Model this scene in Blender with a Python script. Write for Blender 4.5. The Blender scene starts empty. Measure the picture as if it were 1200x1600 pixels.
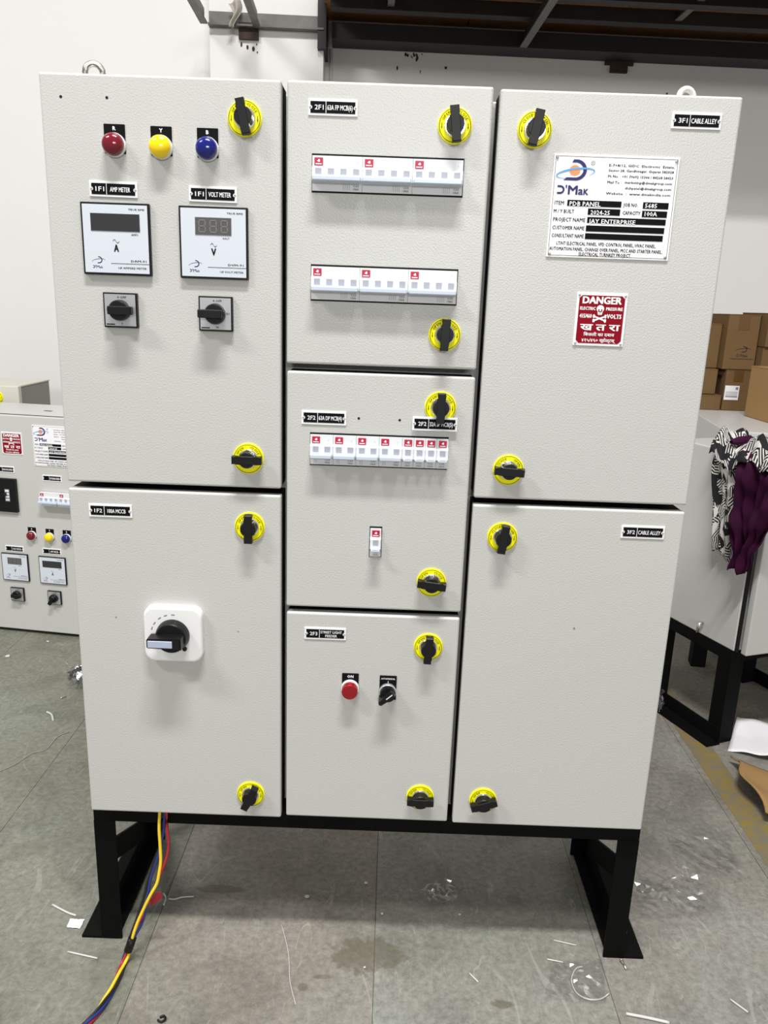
import bpy, bmesh, math, random
from mathutils import Vector, Matrix
random.seed(7)
S = bpy.context.scene
COL = S.collection
PI = math.pi

# ------------------------------------------------------------------ camera
cam_d = bpy.data.cameras.new('camera')
cam_d.sensor_fit = 'HORIZONTAL'
cam_d.sensor_width = 36.0
cam_d.lens = 1216.08 * 36.0 / 1200.0
cam_d.clip_start = 0.05
cam = bpy.data.objects.new('camera', cam_d)
COL.objects.link(cam)
_r = Vector((0.99932, 0.01309, 0.03442)).normalized()
_f = Vector((-0.00379, 0.96633, -0.25728)).normalized()
_r = (_r - _f * _r.dot(_f)).normalized()
_u = _r.cross(_f)
cam.matrix_world = Matrix(((_r.x, _u.x, -_f.x, 0.016), (_r.y, _u.y, -_f.y, -1.1522), (_r.z, _u.z, -_f.z, 1.1414), (0, 0, 0, 1)))
S.camera = cam

# ------------------------------------------------------------------ world, lamps, exposure
W = bpy.data.worlds.new('hall_air')
S.world = W
W.use_nodes = True
W.node_tree.nodes['Background'].inputs[0].default_value = (1.0, 0.985, 0.965, 1)
W.node_tree.nodes['Background'].inputs[1].default_value = 0.37

def area(name, loc, target, sx, sy, power, color=(1, 0.99, 0.97)):
    d = bpy.data.lights.new(name, 'AREA')
    d.shape = 'RECTANGLE'
    d.size = sx
    d.size_y = sy
    d.energy = power
    d.color = color
    o = bpy.data.objects.new(name, d)
    COL.objects.link(o)
    o.location = loc
    o.rotation_euler = (Vector(target) - Vector(loc)).to_track_quat('-Z', 'Y').to_euler()
    return o
area('hall_lamp', (0.1, -1.2, 4.6), (0.1, -1.1, 0), 1.3, 0.22, 215)
area('hall_lamp', (-3.1, -1.9, 4.6), (-2.7, -0.4, 0), 1.3, 0.3, 128)
area('hall_lamp', (1.7, -15.0, 4.1), (0.2, 0, 1.0), 5.0, 1.2, 560)

V = S.view_settings
V.view_transform = 'Standard'
V.look = 'None'
V.gamma = 1.0
V.use_curve_mapping = False
V.exposure = 0.0

# ------------------------------------------------------------------ materials
MATS = {}
def mat(name, color, rough=0.5, metal=0.0, spec=0.5, coat=0.0, noise=None, bump=None, emit=None):
    if name in MATS:
        return MATS[name]
    m = bpy.data.materials.new(name)
    m.use_nodes = True
    nt = m.node_tree
    b = nt.nodes['Principled BSDF']
    b.inputs['Base Color'].default_value = (*color, 1)
    b.inputs['Roughness'].default_value = rough
    b.inputs['Metallic'].default_value = metal
    b.inputs['Specular IOR Level'].default_value = spec
    b.inputs['Coat Weight'].default_value = coat
    tc = nt.nodes.new('ShaderNodeTexCoord')
    if noise:                                   # (scale, amount): gentle unevenness of the colour
        n = nt.nodes.new('ShaderNodeTexNoise')
        n.inputs['Scale'].default_value = noise[0]
        n.inputs['Detail'].default_value = 4
        nt.links.new(tc.outputs['Object'], n.inputs['Vector'])
        r = nt.nodes.new('ShaderNodeMixRGB')
        a = noise[1]
        r.inputs[1].default_value = (*[c * (1 - a) for c in color], 1)
        r.inputs[2].default_value = (*[min(1, c * (1 + a)) for c in color], 1)
        nt.links.new(n.outputs[0], r.inputs[0])
        nt.links.new(r.outputs[0], b.inputs['Base Color'])
    if bump:                                    # (scale, strength, distance)
        n = nt.nodes.new('ShaderNodeTexNoise')
        n.inputs['Scale'].default_value = bump[0]
        n.inputs['Detail'].default_value = 2
        nt.links.new(tc.outputs['Object'], n.inputs['Vector'])
        k = nt.nodes.new('ShaderNodeBump')
        k.inputs['Strength'].default_value = bump[1]
        k.inputs['Distance'].default_value = bump[2]
        nt.links.new(n.outputs[0], k.inputs['Height'])
        nt.links.new(k.outputs[0], b.inputs['Normal'])
    MATS[name] = m
    return m

PAINT = mat('panel_paint', (0.535, 0.535, 0.514), 0.33, spec=0.5, noise=(3, 0.025), bump=(420, 0.6, 0.0006))
BLACKSTEEL = mat('black_steel_paint', (0.0035, 0.0035, 0.0035), 0.6, spec=0.08, noise=(30, 0.3), bump=(300, 0.3, 0.0003))
BLACK = mat('black_plastic', (0.0055, 0.0055, 0.006), 0.40, spec=0.30)
BLACKMATT = mat('black_print', (0.004, 0.004, 0.005), 0.6, spec=0.10)
WHITEPL = mat('white_plastic', (0.82, 0.82, 0.82), 0.35)
BREAKER = mat('breaker_plastic', (0.72, 0.735, 0.755), 0.35)
TOGGLE = mat('toggle_plastic', (0.56, 0.63, 0.74), 0.3)
WINDOW = mat('breaker_window', (0.36, 0.37, 0.42), 0.4)
WHITEPLATE = mat('white_laminate', (0.86, 0.86, 0.88), 0.4)
METERFACE = mat('meter_face', (0.63, 0.67, 0.74), 0.35)
DISPLAY = mat('display_glass', (0.035, 0.035, 0.037), 0.18)
DISPLAY2 = mat('display_glass_tinted', (0.10, 0.095, 0.092), 0.18)
SEGMENT = mat('display_segment', (0.19, 0.18, 0.175), 0.3)
YELLOW = mat('lock_yellow', (0.98, 0.93, 0.0), 0.45, spec=0.3)
CHROME = mat('chrome', (0.85, 0.85, 0.85), 0.12, metal=1)
ZINC = mat('zinc', (0.62, 0.60, 0.55), 0.35, metal=1)
REDLENS = mat('red_lens', (0.17, 0.001, 0.012), 0.15, coat=0.5)
YELLENS = mat('yellow_lens', (0.95, 0.68, 0.0), 0.2, coat=0.5)
BLULENS = mat('blue_lens', (0.002, 0.005, 0.16), 0.15, coat=0.5)
REDBTN = mat('red_button', (0.26, 0.001, 0.006), 0.35)
SILVER = mat('silver_face', (0.58, 0.58, 0.60), 0.3, metal=0.6)
NAVY = mat('navy_print', (0.010, 0.008, 0.12), 0.5)
SKYBLUE = mat('sky_blue_print', (0.10, 0.36, 0.72), 0.5)
ORANGE = mat('orange_print', (0.85, 0.30, 0.10), 0.5)
SIGNRED = mat('sign_red', (0.25, 0.001, 0.012), 0.5, spec=0.12)
BADGERED = mat('badge_red', (0.46, 0.008, 0.05), 0.4)
WHITEINK = mat('white_ink', (0.88, 0.88, 0.88), 0.5)
GREYINK = mat('grey_ink', (0.22, 0.22, 0.24), 0.6)
BLUELABEL = mat('handle_label', (0.42, 0.47, 0.62), 0.4)
PLASTER = mat('wall_plaster', (0.755, 0.74, 0.725), 0.9, spec=0.1, noise=(1.2, 0.04), bump=(30, 0.15, 0.002))
GAPSHADE = mat('gap_shade_black', (0.010, 0.010, 0.010), 0.8, spec=0.1)  # near-black that deepens the shade in the door gaps
DARKHOLE = mat('dark_gap', (0.02, 0.02, 0.02), 0.9, spec=0.05)
BOARD = mat('mezzanine_board', (0.33, 0.155, 0.062), 0.8, spec=0.1, noise=(5, 0.45))
STEELDARK = mat('mezzanine_steel', (0.012, 0.0115, 0.011), 0.6, noise=(8, 0.4))
STEELGREY = mat('mezzanine_steel_grey', (0.12, 0.115, 0.105), 0.5, noise=(14, 0.5))
RUST = mat('rusty_plate', (0.045, 0.025, 0.018), 0.8, noise=(40, 0.6))
CARD = mat('cardboard', (0.155, 0.093, 0.042), 0.85, spec=0.1, noise=(9, 0.16), bump=(60, 0.2, 0.001))
CARDLIGHT = mat('cardboard_light', (0.33, 0.20, 0.085), 0.8, spec=0.1, noise=(7, 0.12), bump=(60, 0.2, 0.001))
CARDEDGE = mat('cardboard_edge', (0.30, 0.20, 0.11), 0.9, spec=0.05)
TAPE = mat('packing_tape', (0.12, 0.06, 0.02), 0.25)
PAPER = mat('paper', (0.82, 0.81, 0.84), 0.8, spec=0.1)
PURPLE = mat('purple_velvet', (0.030, 0.003, 0.020), 0.75, spec=0.1, noise=(22, 0.55))
PURPLE.node_tree.nodes['Principled BSDF'].inputs['Sheen Weight'].default_value = 0.10
PURPLE.node_tree.nodes['Principled BSDF'].inputs['Sheen Tint'].default_value = (0.5, 0.1, 0.35, 1)
UNLITGREY = mat('unlit_side_grey', (0.22, 0.22, 0.19), 0.5, bump=(300, 0.3, 0.0004))  # shade of an unlit side, put into the colour
BEIGEPAINT = mat('beige_paint', (0.58, 0.56, 0.49), 0.5, bump=(300, 0.3, 0.0004))
WIRE = {k: mat('wire_' + k, c, 0.4) for k, c in dict(yellow=(0.85, 0.60, 0.03), red=(0.36, 0.015, 0.025), blue=(0.016, 0.03, 0.17), black=(0.012, 0.012, 0.012)).items()}
OFFCUT = mat('white_offcut', (0.58, 0.57, 0.55), 0.5)

def clear_plastic():
    m = bpy.data.materials.new('clear_plastic_film')
    m.use_nodes = True
    nt = m.node_tree
    nt.nodes.clear()
    out = nt.nodes.new('ShaderNodeOutputMaterial')
    tr = nt.nodes.new('ShaderNodeBsdfTransparent')
    pr = nt.nodes.new('ShaderNodeBsdfGlossy')
    pr.inputs['Color'].default_value = (0.9, 0.9, 0.9, 1)
    pr.inputs['Roughness'].default_value = 0.16
    mx = nt.nodes.new('ShaderNodeMixShader')
    mx.inputs[0].default_value = 0.10
    nt.links.new(tr.outputs[0], mx.inputs[1])
    nt.links.new(pr.outputs[0], mx.inputs[2])
    nt.links.new(mx.outputs[0], out.inputs[0])
    return m
FILM = clear_plastic()

def floor_material():
    m = bpy.data.materials.new('worn_concrete')
    m.use_nodes = True
    nt = m.node_tree
    N, Lk = nt.nodes, nt.links
    b = N['Principled BSDF']
    b.inputs['Roughness'].default_value = 0.62
    b.inputs['Specular IOR Level'].default_value = 0.3
    geo = N.new('ShaderNodeNewGeometry')
    def noise(scale, detail, dist=0.0, vec=None, rough=0.55):
        n = N.new('ShaderNodeTexNoise')
        n.inputs['Scale'].default_value = scale
        n.inputs['Detail'].default_value = detail
        n.inputs['Roughness'].default_value = rough
        n.inputs['Distortion'].default_value = dist
        Lk.new(vec or geo.outputs['Position'], n.inputs['Vector'])
        return n.outputs[0]
    def ramp(src, stops):
        r = N.new('ShaderNodeValToRGB')
        e = r.color_ramp.elements
        while len(e) > len(stops):
            e.remove(e[-1])
        while len(e) < len(stops):
            e.new(0.5)
        for i, (p, c) in enumerate(stops):
            e[i].position = p
            e[i].color = (*c, 1) if isinstance(c, tuple) else (c, c, c, 1)
        Lk.new(src, r.inputs[0])
        return r.outputs[0]
    def mix(fac, a, c, mode='MIX'):
        x = N.new('ShaderNodeMixRGB')
        x.blend_type = mode
        if isinstance(fac, float):
            x.inputs[0].default_value = fac
        else:
            Lk.new(fac, x.inputs[0])
        for i, s in ((1, a), (2, c)):
            if isinstance(s, tuple):
                x.inputs[i].default_value = (*s, 1)
            else:
                Lk.new(s, x.inputs[i])
        return x.outputs[0]
    def math_(op, a, c):
        x = N.new('ShaderNodeMath')
        x.operation = op
        for i, s in ((0, a), (1, c)):
            if s is None:
                continue
            if isinstance(s, (int, float)):
                x.inputs[i].default_value = s
            else:
                Lk.new(s, x.inputs[i])
        return x.outputs[0]
    base = ramp(noise(2.2, 6), [(0.30, (0.185, 0.190, 0.165)), (0.5, (0.235, 0.222, 0.198)), (0.72, (0.250, 0.254, 0.238))])
    fine = ramp(noise(80, 6, rough=0.75), [(0.28, 0.62), (0.72, 1.32)])
    col = mix(1.0, base, fine, 'MULTIPLY')
    blot = ramp(noise(7, 5, 0.6), [(0.36, 0.78), (0.52, 1.05)])
    col = mix(0.8, col, blot, 'MULTIPLY')
    # scratches: thin wandering light lines
    for sc, w, dist, seed in ((5.0, 0.0035, 0.3, 0.0), (9.0, 0.0045, 1.2, 4.0), (3.0, 0.0022, 0.1, 9.0), (14.0, 0.0022, 0.2, 13.0), (22.0, 0.0028, 0.3, 17.0)):
        mp = N.new('ShaderNodeMapping')
        mp.inputs['Location'].default_value = (seed, seed * 0.7, 0)
        mp.inputs['Rotation'].default_value = (0, 0, 0.4 + seed)
        mp.inputs['Scale'].default_value = (1, 0.22, 1)
        Lk.new(geo.outputs['Position'], mp.inputs['Vector'])
        d = math_('ABSOLUTE', math_('SUBTRACT', noise(sc, 2, dist, mp.outputs[0]), 0.5), None)
        line = math_('LESS_THAN', d, w)
        gate = ramp(noise(4.3 + seed, 3), [(0.50, 0.0), (0.60, 1.0)])
        f = math_('MULTIPLY', line, gate)
        f = math_('MULTIPLY', f, 0.34)
        col = mix(f, col, (0.42, 0.41, 0.385))
    # oil and water stains with a shape of their own
    for (sx, sy, rx, ry, strength) in ((0.010, 0.005, 0.075, 0.042, 0.55), (-0.10, -0.067, 0.012, 0.010, 0.6), (0.243, -0.087, 0.020, 0.011, 0.65), (-0.066, -0.045, 0.016, 0.006, 0.5), (0.30, 0.16, 0.02, 0.014, 0.4), (-0.29, 0.155, 0.05, 0.012, 0.45), (-0.72, 0.25, 0.05, 0.03, 0.3)):
        mp = N.new('ShaderNodeMapping')
        mp.vector_type = 'TEXTURE'
        mp.inputs['Location'].default_value = (sx, sy, 0)
        mp.inputs['Scale'].default_value = (rx, ry, 1)
        Lk.new(geo.outputs['Position'], mp.inputs['Vector'])
        ln = N.new('ShaderNodeVectorMath')
        ln.operation = 'LENGTH'
        Lk.new(mp.outputs[0], ln.inputs[0])
        wob = math_('ADD', ln.outputs['Value'], math_('MULTIPLY', math_('SUBTRACT', noise(38, 3), 0.5), 1.5))
        msk = ramp(wob, [(0.75, 1.0), (1.0, 0.0)])
        f = math_('MULTIPLY', msk, strength)
        col = mix(f, col, (0.105, 0.092, 0.058))
    oi = N.new('ShaderNodeObjectInfo')
    col = mix(1.0, col, oi.outputs['Color'], 'MULTIPLY')          # each slab has its own cast tone
    Lk.new(col, b.inputs['Base Color'])
    k = N.new('ShaderNodeBump')
    k.inputs['Strength'].default_value = 0.25
    k.inputs['Distance'].default_value = 0.002
    Lk.new(fine, k.inputs['Height'])
    Lk.new(k.outputs[0], b.inputs['Normal'])
    return m
CONCRETE = floor_material()

def yellow_line_material():
    m = mat('worn_yellow_paint', (0.33, 0.235, 0.045), 0.7, spec=0.2)
    nt = m.node_tree
    b = nt.nodes['Principled BSDF']
    geo = nt.nodes.new('ShaderNodeNewGeometry')
    n = nt.nodes.new('ShaderNodeTexNoise')
    n.inputs['Scale'].default_value = 34
    n.inputs['Detail'].default_value = 6
    nt.links.new(geo.outputs['Position'], n.inputs['Vector'])
    r = nt.nodes.new('ShaderNodeValToRGB')
    r.color_ramp.elements[0].position = 0.36
    r.color_ramp.elements[0].color = (0.17, 0.155, 0.115, 1)
    r.color_ramp.elements[1].position = 0.62
    r.color_ramp.elements[1].color = (0.235, 0.17, 0.048, 1)
    nt.links.new(n.outputs[0], r.inputs[0])
    nt.links.new(r.outputs[0], b.inputs['Base Color'])
    return m
YLINE = yellow_line_material()

def fabric_material():
    m = mat('black_white_print_fabric', (0.5, 0.5, 0.5), 0.8, spec=0.15)
    nt = m.node_tree
    N, Lk = nt.nodes, nt.links
    b = N['Principled BSDF']
    uv = N.new('ShaderNodeUVMap')
    v = N.new('ShaderNodeTexVoronoi')
    v.inputs['Scale'].default_value = 52
    Lk.new(uv.outputs[0], v.inputs['Vector'])
    sep = N.new('ShaderNodeSeparateColor')
    Lk.new(v.outputs['Color'], sep.inputs[0])
    ang = N.new('ShaderNodeMath')
    ang.operation = 'MULTIPLY'
    ang.inputs[1].default_value = 6.283
    Lk.new(sep.outputs[0], ang.inputs[0])
    rot = N.new('ShaderNodeVectorRotate')
    rot.rotation_type = 'Z_AXIS'
    Lk.new(uv.outputs[0], rot.inputs['Vector'])
    Lk.new(ang.outputs[0], rot.inputs['Angle'])
    wv = N.new('ShaderNodeTexWave')
    wv.inputs['Scale'].default_value = 50
    wv.inputs['Distortion'].default_value = 0.4
    Lk.new(rot.outputs[0], wv.inputs['Vector'])
    r = N.new('ShaderNodeValToRGB')
    r.color_ramp.interpolation = 'CONSTANT'
    r.color_ramp.elements[0].color = (0.012, 0.012, 0.014, 1)
    r.color_ramp.elements[1].position = 0.56
    r.color_ramp.elements[1].color = (0.62, 0.60, 0.57, 1)
    Lk.new(wv.outputs[0], r.inputs[0])
    g = N.new('ShaderNodeMath')
    g.operation = 'GREATER_THAN'
    g.inputs[1].default_value = 0.84
    Lk.new(sep.outputs[1], g.inputs[0])
    mx = N.new('ShaderNodeMixRGB')
    mx.inputs[2].default_value = (0.60, 0.57, 0.55, 1)
    Lk.new(g.outputs[0], mx.inputs[0])
    Lk.new(r.outputs[0], mx.inputs[1])
    g2 = N.new('ShaderNodeMath')
    g2.operation = 'LESS_THAN'
    g2.inputs[1].default_value = 0.24
    Lk.new(sep.outputs[1], g2.inputs[0])
    mx2 = N.new('ShaderNodeMixRGB')
    mx2.inputs[2].default_value = (0.015, 0.015, 0.017, 1)
    Lk.new(g2.outputs[0], mx2.inputs[0])
    Lk.new(mx.outputs[0], mx2.inputs[1])
    Lk.new(mx2.outputs[0], b.inputs['Base Color'])
    return m
FABRIC = fabric_material()

# ------------------------------------------------------------------ mesh helpers
def new_bm():
    return bmesh.new()

def box(bm, x0, x1, y0, y1, z0, z1):
    vs = [bm.verts.new((x, y, z)) for x in (x0, x1) for y in (y0, y1) for z in (z0, z1)]
    for f in ((0, 1, 3, 2), (4, 6, 7, 5), (0, 4, 5, 1), (2, 3, 7, 6), (0, 2, 6, 4), (1, 5, 7, 3)):
        bm.faces.new([vs[i] for i in f])
    return vs

def rbox(bm, x0, x1, y0, y1, z0, z1, r, seg=2):
    b2 = bmesh.new()
    box(b2, x0, x1, y0, y1, z0, z1)
    bmesh.ops.bevel(b2, geom=list(b2.edges), offset=r, segments=seg, affect='EDGES', profile=0.5)
    merge(bm, b2)

def merge(bm, b2, M=None):
    mp = {}
    for v in b2.verts:
        mp[v.index if v.index >= 0 and False else v] = bm.verts.new(M @ v.co if M else v.co)
    for f in b2.faces:
        try:
            nf = bm.faces.new([mp[v] for v in f.verts])
            nf.smooth = f.smooth
        except ValueError:
            pass
    b2.free()

def prism(bm, poly, axis, a, b):
    """extrude a 2D polygon along an axis; poly is (x,z) for axis y, (y,z) for axis x, (x,y) for axis z"""
    def P(p, t):
        return {'y': (p[0], t, p[1]), 'x': (t, p[0], p[1]), 'z': (p[0], p[1], t)}[axis]
    v0 = [bm.verts.new(P(p, a)) for p in poly]
    v1 = [bm.verts.new(P(p, b)) for p in poly]
    n = len(poly)
    for i in range(n):
        j = (i + 1) % n
        bm.faces.new((v0[i], v0[j], v1[j], v1[i]))
    bm.faces.new(v0)
    bm.faces.new(list(reversed(v1)))

def lathe(bm, prof, seg=32, cx=0, cz=0, smooth=False):
    """prof: list of (r, y); revolve about the y axis through (cx, cz)"""
    rings = []
    for r, y in prof:
        if r < 1e-7:
            rings.append([bm.verts.new((cx, y, cz))])
        else:
            rings.append([bm.verts.new((cx + r * math.cos(2 * PI * i / seg), y, cz + r * math.sin(2 * PI * i / seg))) for i in range(seg)])
    for A, B in zip(rings, rings[1:]):
        for i in range(seg):
            j = (i + 1) % seg
            if len(A) == 1 and len(B) == 1:
                continue
            if len(A) == 1:
                f = bm.faces.new((A[0], B[i], B[j]))
            elif len(B) == 1:
                f = bm.faces.new((A[i], B[0], A[j]))
            else:
                f = bm.faces.new((A[i], B[i], B[j], A[j]))
            f.smooth = smooth

def tube(bm, pts, r, seg=8, closed=False):
    pts = [Vector(p) for p in pts]
    n = len(pts)
    rings = []
    for i, p in enumerate(pts):
        a = pts[(i - 1) % n] if (closed or i > 0) else p
        b = pts[(i + 1) % n] if (closed or i < n - 1) else p
        t = (b - a).normalized()
        q = t.cross(Vector((0, 0, 1)))
        if q.length < 1e-4:
            q = Vector((1, 0, 0))
        q.normalize()
        w = t.cross(q)
        rings.append([bm.verts.new(p + (q * math.cos(2 * PI * k / seg) + w * math.sin(2 * PI * k / seg)) * r) for k in range(seg)])
    m = n if closed else n - 1
    for i in range(m):
        A, B = rings[i], rings[(i + 1) % n]
        for k in range(seg):
            f = bm.faces.new((A[k], A[(k + 1) % seg], B[(k + 1) % seg], B[k]))
            f.smooth = True
    if not closed:
        bm.faces.new(list(reversed(rings[0])))
        bm.faces.new(rings[-1])

def smooth_path(pts, sub=4):
    pts = [Vector(p) for p in pts]
    out = []
    for i in range(len(pts) - 1):
        p0 = pts[max(0, i - 1)]; p1 = pts[i]; p2 = pts[i + 1]; p3 = pts[min(len(pts) - 1, i + 2)]
        for k in range(sub):
            t = k / sub
            out.append(0.5 * ((2 * p1) + (p2 - p0) * t + (2 * p0 - 5 * p1 + 4 * p2 - p3) * t * t + (3 * p1 - p0 - 3 * p2 + p3) * t ** 3))
    out.append(pts[-1])
    return out

def finish(name, bm, material):
    bmesh.ops.recalc_face_normals(bm, faces=list(bm.faces))
    me = bpy.data.meshes.new(name)
    bm.to_mesh(me)
    bm.free()
    me.materials.append(material)
    return me

def flatmesh(name, bm, material):
    """for printed shapes facing -y: keep the winding as drawn"""
    me = bpy.data.meshes.new(name)
    bm.to_mesh(me)
    bm.free()
    me.materials.append(material)
    return me

def link(name, me, parent=None, loc=(0, 0, 0), rot=(0, 0, 0)):
    o = bpy.data.objects.new(name, me)
    COL.objects.link(o)
    o.location = loc
    o.rotation_euler = rot
    if parent:
        o.parent = parent
    return o

def obj(name, bm, material, parent=None, loc=(0, 0, 0), rot=(0, 0, 0)):
    return link(name, finish(name, bm, material), parent, loc, rot)

def tag(o, label, cat, group=None):
    o['label'] = label
    o['category'] = cat
    if group:
        o['group'] = group
    return o

def thing(name, label, cat, loc=(0, 0, 0), rz=0, group=None):
    o = bpy.data.objects.new(name, None)
    o.empty_display_size = 0.1
    COL.objects.link(o)
    o.location = loc
    o.rotation_euler = (0, 0, rz)
    return tag(o, label, cat, group)

def struct(o):
    o['kind'] = 'structure'
    return o

# printed lettering: flat meshes facing -y, built in the xz plane
_tc = bpy.data.curves.new('lettering', 'FONT')
_to = bpy.data.objects.new('lettering', _tc)
def text(bm, s, x, z, h, w=None, align='L', bold=0.0, res=2, M=None, y=0.0):
    """cap height h; w squeezes or stretches to that width; (x, z) is the baseline start / centre / end"""
    size = h / 0.682
    _tc.body = s
    _tc.size = size
    _tc.resolution_u = res
    me = bpy.data.meshes.new_from_object(_to)
    if not me.vertices:
        return
    xs = [v.co.x for v in me.vertices]
    a, b = min(xs), max(xs)
    k = (w / (b - a)) if w else 1.0
    ww = (b - a) * k
    ox = x - (0 if align == 'L' else ww / 2 if align == 'C' else ww)
    # heavier strokes: the same letters struck again, a hair to the side and above
    strikes = ((0, 0),) if not bold else ((-bold, -bold * 0.5), (bold, -bold * 0.5), (-bold, bold * 0.5), (bold, bold * 0.5))
    for q, (dx, dz) in enumerate(strikes):
        vs = []
        for v in me.vertices:
            p = Vector(((v.co.x - a) * k + ox + dx, y - q * 0.000004, v.co.y + z + dz))
            vs.append(bm.verts.new(M @ p if M else p))
        for p in me.polygons:
            try:
                bm.faces.new([vs[i] for i in p.vertices])
            except ValueError:
                pass
    bpy.data.meshes.remove(me)

def quad(bm, x0, x1, z0, z1, y=0.0):
    bm.faces.new([bm.verts.new(p) for p in ((x0, y, z0), (x1, y, z0), (x1, y, z1), (x0, y, z1))])

def poly(bm, pts, y=0.0):
    bm.faces.new([bm.verts.new((p[0], y, p[1])) for p in pts])

def band(bm, cx, cz, rx, rz, a0, a1, t0, t1, tilt=0.0, n=28, y=0.0):
    """an elliptic stroke from angle a0 to a1 with half widths t0 -> t1 -> t0"""
    L = []
    for i in range(n + 1):
        k = i / n
        a = a0 + (a1 - a0) * k
        t = t0 + (t1 - t0) * math.sin(PI * k)
        row = []
        for s in (-1, 1):
            px, pz = (rx + s * t) * math.cos(a), (rz + s * t) * math.sin(a)
            row.append(bm.verts.new((cx + px * math.cos(tilt) - pz * math.sin(tilt), y, cz + px * math.sin(tilt) + pz * math.cos(tilt))))
        L.append(row)
    for A, B in zip(L, L[1:]):
        f = bm.faces.new((A[0], A[1], B[1], B[0]))
        if a1 < a0:
            f.normal_flip()

def disc(bm, cx, cz, rx, rz=None, n=24, y=0.0):
    rz = rz or rx
    poly(bm, [(cx + rx * math.cos(2 * PI * i / n), cz + rz * math.sin(2 * PI * i / n)) for i in range(n)], y)

# ------------------------------------------------------------------ the setting
FX0, FX1 = -3.2775, 3.3225
bm = new_bm(); box(bm, FX0, FX1, -2.4, 2.9, -0.05, -0.0015)
floor = struct(obj('floor', bm, mat('floor_joint', (0.115, 0.108, 0.092), 0.9, spec=0.1)))
PITCH = 0.4125
bm = new_bm(); box(bm, 0.0006, PITCH - 0.0006, -2.4, 2.9, -0.02, 0.0)
slab_me = finish('floor_slab', bm, CONCRETE)
SLAB_TONE = {4: (0.80, 0.85, 0.76), 5: (0.82, 0.87, 0.78), 6: (0.84, 0.88, 0.80), 7: (1.0, 0.965, 0.925), 8: (0.98, 1.01, 0.98), 9: (0.96, 0.96, 0.94), 10: (0.93, 0.90, 0.86)}
for i in range(16):
    sl = link('floor_slab', slab_me, floor, (FX0 + i * PITCH, 0, 0))
    sl.color = (*SLAB_TONE.get(i, (0.90, 0.92, 0.87)), 1)
bm = new_bm(); box(bm, 0.864, 0.930, -2.4, 1.8, -0.0005, 0.0006)
obj('painted_line', bm, YLINE, floor)

RZW = math.radians(2.6)            # the back wall runs off a little to the right
WLOC = (0.2, 2.6, 0)
def wallobj(name, bm, m, parent=None):
    if parent:
        return obj(name, bm, m, parent)
    return struct(obj(name, bm, m, None, WLOC, (0, 0, RZW)))
bm = new_bm(); box(bm, -4.2, 4.2, 0, 0.12, 0, 5.0)
wall = wallobj('wall_back', bm, PLASTER)
bm = new_bm(); box(bm, -0.985, -0.522, -0.155, 0.0, 0, 3.6)
obj('column', bm, PLASTER, wall)
bm = new_bm(); tube(bm, [(-0.495, -0.012, 0.3), (-0.495, -0.012, 2.188)], 0.007, 10)
obj('conduit_pipe', bm, mat('white_pipe', (0.85, 0.82, 0.80), 0.4), wall)
bm = new_bm()
for cx, cz, n in ((-0.135, 2.190, 12), (-0.815, 2.160, 5)):
    for i in range(n):
        x = cx + random.uniform(-0.045, 0.045)
        z = cz - abs(random.gauss(0, 0.014))
        r = random.uniform(0.002, 0.006)
        yy = -0.1565 if cx < -0.5 else -0.0012
        disc(bm, x, z, r, r * random.uniform(1, 2.4), 8, yy)
o = link('paint_chip_marks', flatmesh('paint_chip_marks', bm, RUST), wall)
bm = new_bm(); disc(bm, -0.21, 2.13, 0.004, 0.009, 8, -0.0012); disc(bm, 0.0, 2.14, 0.006, 0.006, 8, -0.0012); disc(bm, 0.98, 2.08, 0.004, 0.005, 8, -0.0012); disc(bm, -0.11, 2.12, 0.002, 0.008, 8, -0.0012)
link('paint_chip_marks', flatmesh('paint_chip_marks', bm, RUST), wall)

# mezzanine deck over the right-hand side: boards on black steel
bm = new_bm(); box(bm, -0.52, 4.0, -0.76, 0.0, 2.335, 2.36)
ceil = wallobj('ceiling', bm, mat('deck_top', (0.12, 0.10, 0.08), 0.8))
bx = -0.52
while bx < 3.98:
    w_ = 0.60
    bm = new_bm(); box(bm, bx + 0.002, min(bx + w_ - 0.002, 4.0), -0.76, 0.0, 2.300, 2.335)
    obj('deck_board', bm, BOARD, ceil)
    bx += w_
def steel(name, x0, x1, y0, y1, z0, z1, m=STEELDARK):
    b = new_bm(); box(b, x0, x1, y0, y1, z0, z1)
    return obj(name, b, m, ceil)
steel('wall_beam', -0.49, 4.0, -0.13, -0.001, 2.195, 2.255)
steel('purlin', -0.49, 4.0, -0.31, -0.26, 2.25, 2.30)
steel('purlin', -0.49, 4.0, -0.52, -0.47, 2.25, 2.30)
steel('edge_beam', -0.52, 4.0, -0.78, -0.74, 2.20, 2.36)
steel('joist', 0.292, 0.322, -0.76, -0.13, 2.195, 2.20, STEELGREY)
steel('joist_web', 0.304, 0.310, -0.76, -0.13, 2.20, 2.25)
for jx in (-0.255, 0.88, 1.8, 2.7):
    steel('joist', jx - 0.013, jx + 0.013, -0.76, -0.30, 2.262, 2.268, STEELGREY)
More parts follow.
